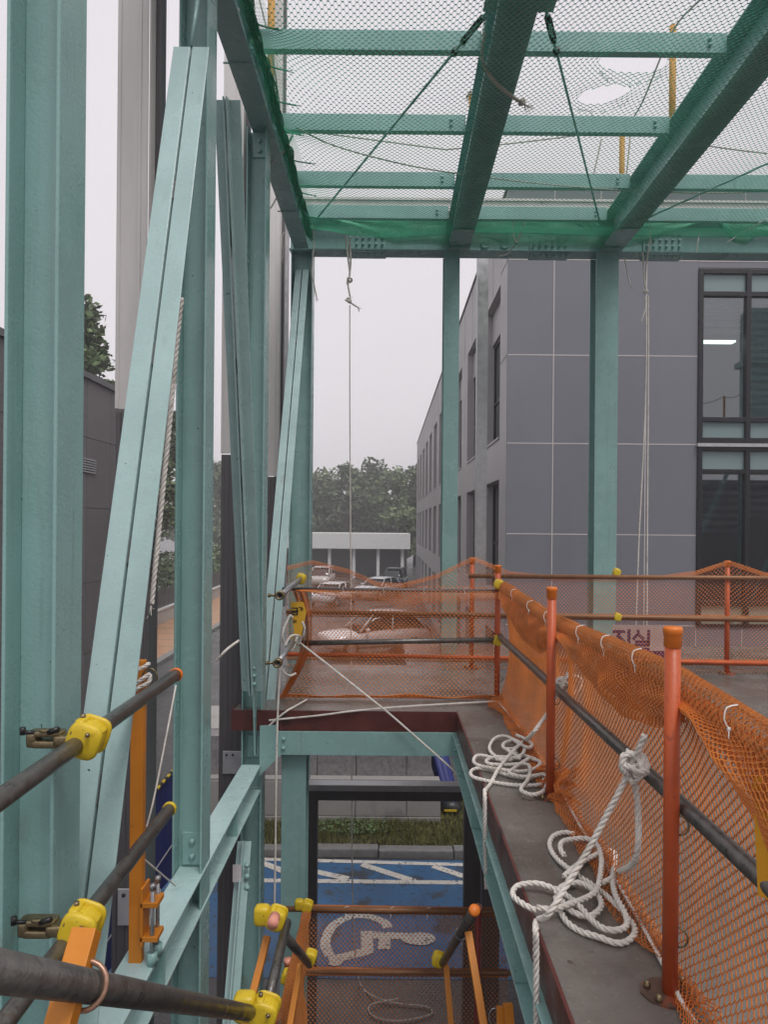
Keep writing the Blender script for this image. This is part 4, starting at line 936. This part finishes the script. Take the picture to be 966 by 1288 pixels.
for lay in range(3):
    def f_gl(u, v):
        y = 3.3+u; a = v/.1; return V(-.885+.05*a+.02*math.sin(y*7+lay*2)+.012*nz(y*6,a*3,lay), y, 3.06+.05*math.sin(y*6.4+1)*.6+.06*(1-a)+.02*nz(y*9,a*5,lay+3))
    m = MB(); net(m, 4.4, .1, .024, .008, f_gl, .0031, (0,0,1), (1,0,0)); part('gathered_edge', m, GNET, gn)
rnd = random.Random(11)
for y in (4.35,4.8,5.15,5.5,6.0,6.5,7.0,7.4):
    m = MB(); p = V(-.86,y,3.08+rnd.uniform(-.03,.04)); rope(m, [p+V(-.02,-.02,.05), p+V(.03,.01,-.02), p+V(.06,.03,-.03), p+V(.12+rnd.uniform(0,.08),.05,-.04)], .006, False, fray=True)
    part('edge_cord', m, GNET, gn)
solo('border_rope', (lambda mm: (rope(mm, [P(372,160,5.5),P(420,183,5.7),P(500,205,6.1),P(580,219,6.4),P(700,233,6.7),P(800,240,6.9),P(900,243,7.0),P(970,240,7.0)], .006), mm)[1])(MB()), ROPED, 'weathered rope crossing under the whole width of the green net', 'rope', smooth=True)

# ================================================================ ROPES
def ropething(name, paths, r, label, mat_=ROPE, twist=True, fray=False, knots=(), cat='rope', group=None):
    m = MB()
    for p in paths: rope(m, p, r, twist, fray=fray)
    for c, R_, sd, n in knots: knot(m, c, R_, r, sd, n, twist)
    return solo(name, m, mat_, label, cat, group, True)
zr = ZD+.011
def C(*pts, r=.011, lift=0): return [G(px, py, zr)+V(0,0,.003*((i*7) % 3)+lift) for i, (px, py) in enumerate(pts)]
# near coil (2)
k0 = P(797,965,2.42)
m = MB(); r = .0112
s2 = lambda x, y: (580+x/4.025, 920+y/4.025)
def Z2(*pts, lift=0): return C(*[s2(*p) for p in pts], lift=lift)
rope(m, [k0+V(-.02,0,-.03), P(745,1060,2.43), P(715,1110,2.40), P(690,1150,2.36), G(676,1158,zr+.03), P(674,1170,2.36), P(674.5,1200,2.37), P(675,1300,2.38)], r)
rope(m, Z2((575,520),(520,515),(465,540),(450,580),(480,640),(530,690),(600,735),(680,790),(760,860),(830,930),(870,980),(880,1030),(840,1065),(780,1075),(700,1050),(600,1010),(530,960),(490,880),(480,840)), r)
rope(m, Z2((480,840),(520,800),(600,790),(670,820),(710,880),(700,930),(640,955),(560,930),(510,880),(500,840),(560,770),(600,690),(640,620),(650,600),lift=.012), r)
rope(m, Z2((385,935),(330,915),(275,880),(262,840),(290,810),(380,802),(450,815),(520,850),(600,920),(660,980),(720,1030),(790,1045),(840,1010),(830,950),(790,880),(770,800),(775,720),(780,650),(740,625),(690,650),(600,700),(520,760),lift=.02), r)
rope(m, Z2((385,935),(470,945),(560,920),(640,880),(690,840),(710,740),(710,660),(690,610),(640,585),(560,580),(510,600),(505,640),(525,665),lift=.03), r)
rope(m, Z2((710,795),(760,775),(800,745),lift=.02)+[P(800,1080,2.42), P(803,1020,2.43), k0+V(.0,.0,-.02)], r)
knot(m, k0, .046, r*.95, 3, 7, True, (1,.9,1.25))
rope(m, [k0+V(.01,0,.02), P(803,945,2.4), P(812,925,2.38)], r*1.05, fray=False)
solo('coiled_rope', m, ROPE, 'thick white rope knotted on the middle rail, loosely coiled below the knot', 'rope', 'white rope coils on the deck', True)
# far coil (1)
m = MB(); r = .0108
rope(m, [P(716,845,3.9), P(690,895,3.85), P(668,925,3.78)]+Z2((330,60),(280,110),(230,170),(185,225),lift=.03)+Z2((150,265),(125,300))+[P(610,1000,3.62), P(610,1060,3.62), P(612,1118,3.62)], r)
rope(m, Z2((420,240),(410,270),(330,280),(230,268),(120,250),(60,235),(50,205),(80,190),(150,200),(250,225),(340,240),(410,225),(425,190),(390,150),(330,130),(280,120)), r)
rope(m, Z2((280,120),(215,155),(160,130),(145,90),(170,50),(220,38),(280,60),(320,100),(300,140),(220,160),(130,140),(80,140),(65,165),(100,190),(200,210),(310,215),(380,200),(400,170),(350,150),lift=.014), r)
rope(m, Z2((350,150),(260,215),(250,240),(330,250),(420,240),(440,270),(420,320),(370,345),(320,335),(305,310),(340,265),(350,215),(330,185),(240,190),(150,190),(130,165),(190,150),(300,160),lift=.022), r)
rope(m, Z2((300,160),(240,125),(212,105),(225,80),(270,70),(300,90),(270,110),(225,115),lift=.03), r)
rope(m, Z2((280,45),(330,70),(360,100),(340,110),(290,90),(260,70),lift=.035), r)
kk = P(708,858,3.93); knot(m, kk, .04, r*.9, 5, 4, True, (1.2,1,.7)); rope(m, [kk, P(722,850,3.9), P(731,855,3.9), P(728,868,3.9), P(716,872,3.92), kk], r*.9)
solo('coiled_rope', m, ROPE, 'white rope coiled at the foot of the second guard post, tail over the edge', 'rope', 'white rope coils on the deck', True)
ropething('hem_rope', [C((628,884),(645,905),(668,935),(700,985),(730,1040),(760,1085),(800,1150),(835,1215),(858,1262),(885,1300))], .0075, 'white rope laid straight along the foot of the rolled net')
ropething('edge_rope', [[P(338,906,5.43),P(400,900,5.432),P(448,894,5.438),P(520,888,5.55),P(628,882,5.75)]], .0075, 'white rope stretched along the front edge of the deck opening')
kn = P(374,806,5.68)
ropething('diagonal_rope', [[kn, P(420,842,5.55), P(455,870,5.43), P(490,898,5.40), P(530,933,5.37), P(574,972,5.33)]], .008, 'taut white rope slanting from the back rail down to the floor beam', knots=[(P(575,974,5.34),.02,8,2)])
ropething('rope_knot', [[kn+V(0,0,0),P(381,800,5.62),P(383,790,5.6),P(380,782,5.6)],[P(358,812,5.5),P(366,800,5.55),P(376,800,5.6),kn],[P(352,835,5.4),P(356,845,5.4),P(364,850,5.45),P(372,847,5.5)],[kn,P(365,818,5.6),P(355,800,5.5),P(364,775,5.6),P(368,777,5.62)]], .009, 'tangle of white rope knotted round the clamp below the warning tape', knots=[(kn,.035,4,4)])
ropething('thin_line', [[P(352,840,5.35),P(349,900,5.33),P(347,990,5.33),P(346,1080,5.33),P(345,1135,5.33)]], .008, 'thin white rope hanging beside the teal column under the deck')
ropething('short_line', [[P(334,917,5.42),P(348,904,5.43),P(361,894,5.435),P(372,888,5.52),P(386,880,5.75)]], .008, 'short white rope from the net corner to the teal column base')
ropething('frayed_rope', [[P(228,375,3.62),P(222,430,3.62),P(214,520,3.6),P(205,610,3.58),P(196,700,3.56),P(190,760,3.55)]], .0135, 'thick fraying white rope hanging between the near brace and the second column', fray=True)
m = MB(); rnd = random.Random(2)
for k in range(46):
    t_ = rnd.random(); p = P(222-32*t_+rnd.uniform(-2,2), 430+330*t_, 3.58); d = V(rnd.uniform(-1,1), rnd.uniform(-.5,.2), rnd.uniform(-.4,.8))*.035; m.tube([p, p+d*.5, p+d+V(0,0,.01)], .0018, 4)
solo('rope_tuft', m, ROPE, 'loose white fibre tufts sticking out of the fraying rope', 'rope')
ropething('guy_line', [[P(221,862,3.2),P(208,930,3.1),P(193,1005,3.0),P(184,1040,2.98)]], .004, 'thin white line running down from the orange rail end cap', twist=False)
ropething('slack_line', [[P(272,831,4.2),P(284,818,4.2),P(300,806,4.4)]], .008, 'short white cord end behind the second teal column')
ropething('tie_line', [[P(180,1080,3.05),P(200,1097,3.2),P(220,1114,3.4)]], .004, 'thin white line slanting across the blue banner', twist=False)
# ropes on the far roof beam
Yf = 7.86
ropething('hanging_rope', [[P(435,292,Yf),P(437,318,Yf),P(440,345,Yf),P(437,352,Yf),P(440,372,Yf)],[P(440,300,Yf),P(441,330,Yf),P(439,350,Yf)],[P(440,380,Yf),P(446,384,Yf),P(449,386,Yf)]], .011, 'pale rope with two knots hanging from the far roof beam over the open sky', knots=[(P(440,352,Yf),.03,2,2),(P(438,378,Yf),.035,6,2)], fray=True)
ropething('drop_line', [[P(440,384,Yf),P(440,520,Yf),P(441,700,Yf),P(442,900,Yf),P(443,1100,Yf+.03),P(446,1190,Yf+.05),G(452,1235,ZG+.03),G(468,1252,ZG+.03),G(500,1262,ZG+.02),G(536,1266,ZG+.02),G(541,1276,ZG+.02),G(500,1284,ZG+.02),G(470,1278,ZG+.02),G(466,1264,ZG+.03),G(500,1256,ZG+.04)]], .0075, 'long thin line dropping from the knotted rope to a loop on the wet ground')
ropething('hanging_rope', [[P(814,286,Yf),P(816,310,Yf),P(813,340,Yf),P(813,362,Yf)],[P(809,318,Yf),P(810,345,Yf),P(812,362,Yf)],[P(812,372,Yf),P(812,388,Yf),P(807,405,Yf)],[P(813,372,Yf),P(813,470,Yf),P(810,560,Yf),P(804,680,Yf),P(800,800,Yf),P(799,845,Yf)],[P(816,372,Yf),P(816,470,Yf),P(815,600,Yf),P(814,800,Yf)]], .008, 'knotted white rope hanging before the slate grey wall, tails reaching the sign', knots=[(P(813,367,Yf),.03,3,2)])
ropething('hanging_rope', [[P(786,325,Yf),P(789,340,Yf),P(793,358,Yf)]], .007, 'short frayed rope end hanging beside the wide teal column', fray=True)
ropething('hanging_rope', [[P(393,283,Yf),P(395,305,Yf),P(392,340,Yf),P(395,358,Yf),P(398,374,Yf)]], .008, 'short weathered rope end hanging beside the end of the far roof beam', ROPED, fray=True)
ropething('hanging_rope', [[P(357,292,7.6),P(355,300,7.6),P(356,318,7.6),P(355,326,7.6)]], .008, 'small rope end hanging behind the end of the slanting roof beam', ROPED, fray=True)
ropething('roof_tie', [[P(610,40,4.6),P(607,75,4.7),P(620,100,4.8),P(640,118,4.9),P(659,131,4.95)]], .012, 'frayed rope end lying on the green net under the middle roof beam', ROPED, fray=True, knots=[(P(657,129,4.94),.022,4,3)])
ropething('roof_tie', [[P(341,205,6.0),P(357,190,6.0),P(368,170,5.9)]], .01, 'weathered rope lashed round the roof beam beside the third column top', ROPED)
ropething('roof_tie', [[P(340,262,6.9),P(352,243,6.9),P(369,225,6.8),P(362,200,6.6)]], .008, 'weathered rope slung under the roof beam near its far end', ROPED)
ropething('roof_tie', [[P(281,35,4.6),P(293,22,4.6),P(300,12,4.5)]], .009, 'weathered rope lashed round the roof beam above the paired brace top', ROPED)
# guard posts and lifelines on the roof
RG = 'ochre guard posts above the roof'
for (x, y, h, lab) in ((2.6,6.62,1.25,'ochre guard post above the roof beside the torn net holes'),(2.6,8.05,1.12,'ochre guard post above the roof with a rope knotted to its top'),(.86,7.7,1.27,'ochre guard post above the middle roof beam'),(-1.0,5.9,1.2,'ochre guard post above the roof beam over the braces')):
    guard_post(x,y,3.392,h,lab,RG,STRAP,.03,False,False,False)
T1, T2 = V(2.6,8.05,4.49), V(.86,7.7,4.62)
ropething('lifeline', [sag(P(372,163,7.6),P(560,188,8),.0)+sag(P(562,188,8),T1,.02)[0:],sag(T1,P(966,193,8),.03),sag(P(757,175,8.05),P(745,228,8.05),0,3),sag(T1+V(.1,0,0),P(788,225,8.05),0,3)], .009, 'grey lifeline strung along the roof guard posts', ROPED, False, knots=[(T1,.05,3,3)])
ropething('lifeline', [[P(883,-3,5.2),P(845,42,6.0),P(805,135,6.9),P(780,165,7.9),T1]], .008, 'dark lifeline slanting up past the torn net holes', ROPED, False)
ropething('lifeline', [sag(T2,P(612,12,4.6),.03)], .006, 'lifeline rising from the middle roof guard post to the rod gusset', ROPED, False, knots=[(T2,.06,7,4)])
ropething('lifeline', [[P(325,-5,5.0),P(336,40,5.1),P(344,80,5.2),P(352,135,5.6)]], .006, 'thin grey line inside the gathered edge of the green net', ROPED, False)
ropething('net_cord', [[P(645,200,6.5),P(660,280,7.4),P(652,300,7.7),P(640,318,7.85)][1:]+[P(628,322,7.88)],[P(645,280,7.68),P(647,300,7.7),P(651,306,7.75)],[P(818,280,7.68),P(818,300,7.7),P(820,308,7.75)],[P(915,305,7.7),P(935,292,7.7),P(966,275,7.5)],[P(880,295,7.8),P(878,306,7.8),P(876,318,7.82)]], .006, 'short white cords tying the gathered green net edge to the far roof beam', ROPE, False)

# ================================================================ BANNERS AND SIGNS
def strokes(mb, L_, org, ux, uz, s, wd, off):
    org, ux, uz = Vector(org), Vector(ux), Vector(uz); n = ux.cross(uz).normalized()
    for k, st in enumerate(L_):
        for a, b in zip(st, st[1:]):
            p, q = org+ux*a[0]*s+uz*a[1]*s, org+ux*b[0]*s+uz*b[1]*s; d = (q-p).normalized()*wd*.3
            mb.obox(p-d+n*(off+k*.0004), q+d+n*(off+k*.0004), wd, .002, n)
JI = [[(0,.92),(.55,.92)],[(.3,.9),(.22,.6),(0,.35)],[(.28,.68),(.55,.38)],[(.8,1.0),(.8,.1)]]
SIL = [[(.25,1.0),(.2,.8),(0,.56)],[(.22,.82),(.5,.58)],[(.78,1.0),(.78,.52)],[(.12,.42),(.78,.42),(.78,.25),(.12,.25),(.12,.04),(.8,.04)]]
GEUM = [[(.1,1.0),(.85,1.0),(.8,.68)],[(0,.58),(1,.58)],[(.15,.4),(.85,.4),(.85,.05),(.15,.05),(.15,.4)]]
c0, c1 = P(771,786,7.12), P(850,786,7.12)
sg_ = thing('wall_sign', (c0.x,7.12,ZD+.15), 'white banner sign with dark Korean lettering hung behind the far net', 'sign')
hgt = .36; part('board', MB().box(c0.x,c1.x,7.12,7.128,c0.z-hgt,c0.z), WHT, sg_)
part('blue_band', MB().box(c0.x+.2,c1.x-.005,7.117,7.1195,c0.z-.345,c0.z-.255), PURP, sg_)
m = MB(); strokes(m, JI, (c0.x+.01,7.12,c0.z-.24), (1,0,0), (0,0,1), .19, .03, .002); strokes(m, SIL, (c0.x+.21,7.12,c0.z-.245), (1,0,0), (0,0,1), .19, .028, .002); part('lettering', m, PURP, sg_)
t0 = P(366,757,5.75); yt = thing('warning_tape', t0-V(0,0,.3), 'yellow warning tape with black Korean lettering at the end of the back net', 'warning tape')
m = MB(); pts = [(-.005,0),(.1,0),(.125,-.08),(.1,-.2),(.06,-.36),(.035,-.3),(.015,-.16)]
m.prism([t0+V(a,0,b) for a, b in pts], (0,.004,0)); part('sheet', m, YTAPE, yt)
m = MB(); strokes(m, GEUM, t0+V(.005,0,-.105), (1,0,0), (0,0,1), .055, .009, .002); strokes(m, [[(0,1),(.6,1),(.5,.3)],[(.9,.95),(.85,.3)]], t0+V(.062,0,-.08), (1,0,0), (0,0,1), .035, .007, .002)
strokes(m, [[(0,1),(.6,1)],[(0,.5),(.6,.5),(.6,0),(0,0)],[(1.1,1),(1.1,0)]], t0+V(.02,0,-.165), (1,0,0), (0,0,1), .02, .005, .002); part('lettering', m, BLK, yt)
# blue banner outside left frame with striped rope
XBn = -1.68
bb = thing('blue_banner', (XBn,4.6,-2.8), 'dark blue banner sheet with a striped rope, low behind the box post', 'banner')
m = MB(); N = 26
for k in range(N):
    y0, y1 = 2.7+3.0*k/N, 2.7+3.0*(k+1)/N; w0, w1 = .02*math.sin(y0*7), .02*math.sin(y1*7); m.quad((XBn+w0,y0,-2.75),(XBn+w1,y1,-2.75),(XBn+w1,y1,-1.95),(XBn+w0,y0,-1.95))
part('sheet', m, BLUET, bb, True)
part('white_line', MB().box(XBn+.022,XBn+.026,2.8,5.7,-2.50,-2.49), WHT, bb)
m1, m2 = MB(), MB()
for k in range(20): (m1 if k % 2 else m2).tube([(XBn+.05,3.0+.06*k,-2.775),(XBn+.05,3.06+.06*k,-2.775)], .012, 6)
for k in range(40): (m1 if k % 2 else m2).tube([(XBn+.02,3.2+.06*k,-1.925),(XBn+.02,3.26+.06*k,-1.925)], .012, 6)
part('rope_yellow', m1, YEL, bb); part('rope_black', m2, BLKM, bb)
# folded blue parasol on a black base by the planter
bp = P(566,1030,12.75); pr = thing('folded_parasol', (bp.x,bp.y,ZG+.1), 'folded blue cloth parasol on a black base beside the stone planter', 'parasol')
m = MB(); tp = P(549,940,13.2); b2_ = V(bp.x,bp.y,ZG+.32)
vs = []; n = 18; mrows = 8
for j in range(mrows+1):
    t_ = j/mrows; c = b2_.lerp(tp, t_)
    for k in range(n): a = 2*math.pi*k/n; r_ = (.13+.02*t_)*(1+.25*math.cos(a*6)); vs.append(c+V(math.cos(a)*r_, math.sin(a)*r_, 0))
m.add(vs, [(j*n+k, j*n+(k+1) % n, (j+1)*n+(k+1) % n, (j+1)*n+k) for j in range(mrows) for k in range(n)]); part('cloth', m, BLUET, pr, True)
part('base', MB().tube([bp*1+V(0,0,ZG+.1-bp.z), V(bp.x,bp.y,ZG+.2), V(bp.x,bp.y,ZG+.3), V(bp.x,bp.y,ZG+.34)], [.2,.22,.19,.12], 16), mat('black_plastic', (.02,.02,.02), .4), pr, True)
part('yellow_mark', MB().box(bp.x-.12,bp.x+.1,bp.y-.225,bp.y-.215,ZG+.2,ZG+.235), YEL, pr)

hz = bpy.data.materials.new('thin_haze'); hz.use_nodes = True; t_ = hz.node_tree; t_.nodes.clear(); ho = t_.nodes.new('ShaderNodeOutputMaterial'); hv = t_.nodes.new('ShaderNodeVolumePrincipled')
hv.inputs['Color'].default_value = (.95,.95,.97,1); hv.inputs['Density'].default_value = .0032; hv.inputs['Anisotropy'].default_value = .2; t_.links.new(hv.outputs[0], ho.inputs['Volume'])
HAZE = True
if HAZE: struct('haze', MB().box(-130,130,-20,160,ZG-1,14), hz, 'stuff')
# everything was laid out from eye height: lift it so that the car park lies at z = 0
for o in list(COL.objects):
    if o.parent is None: o.location.z += H
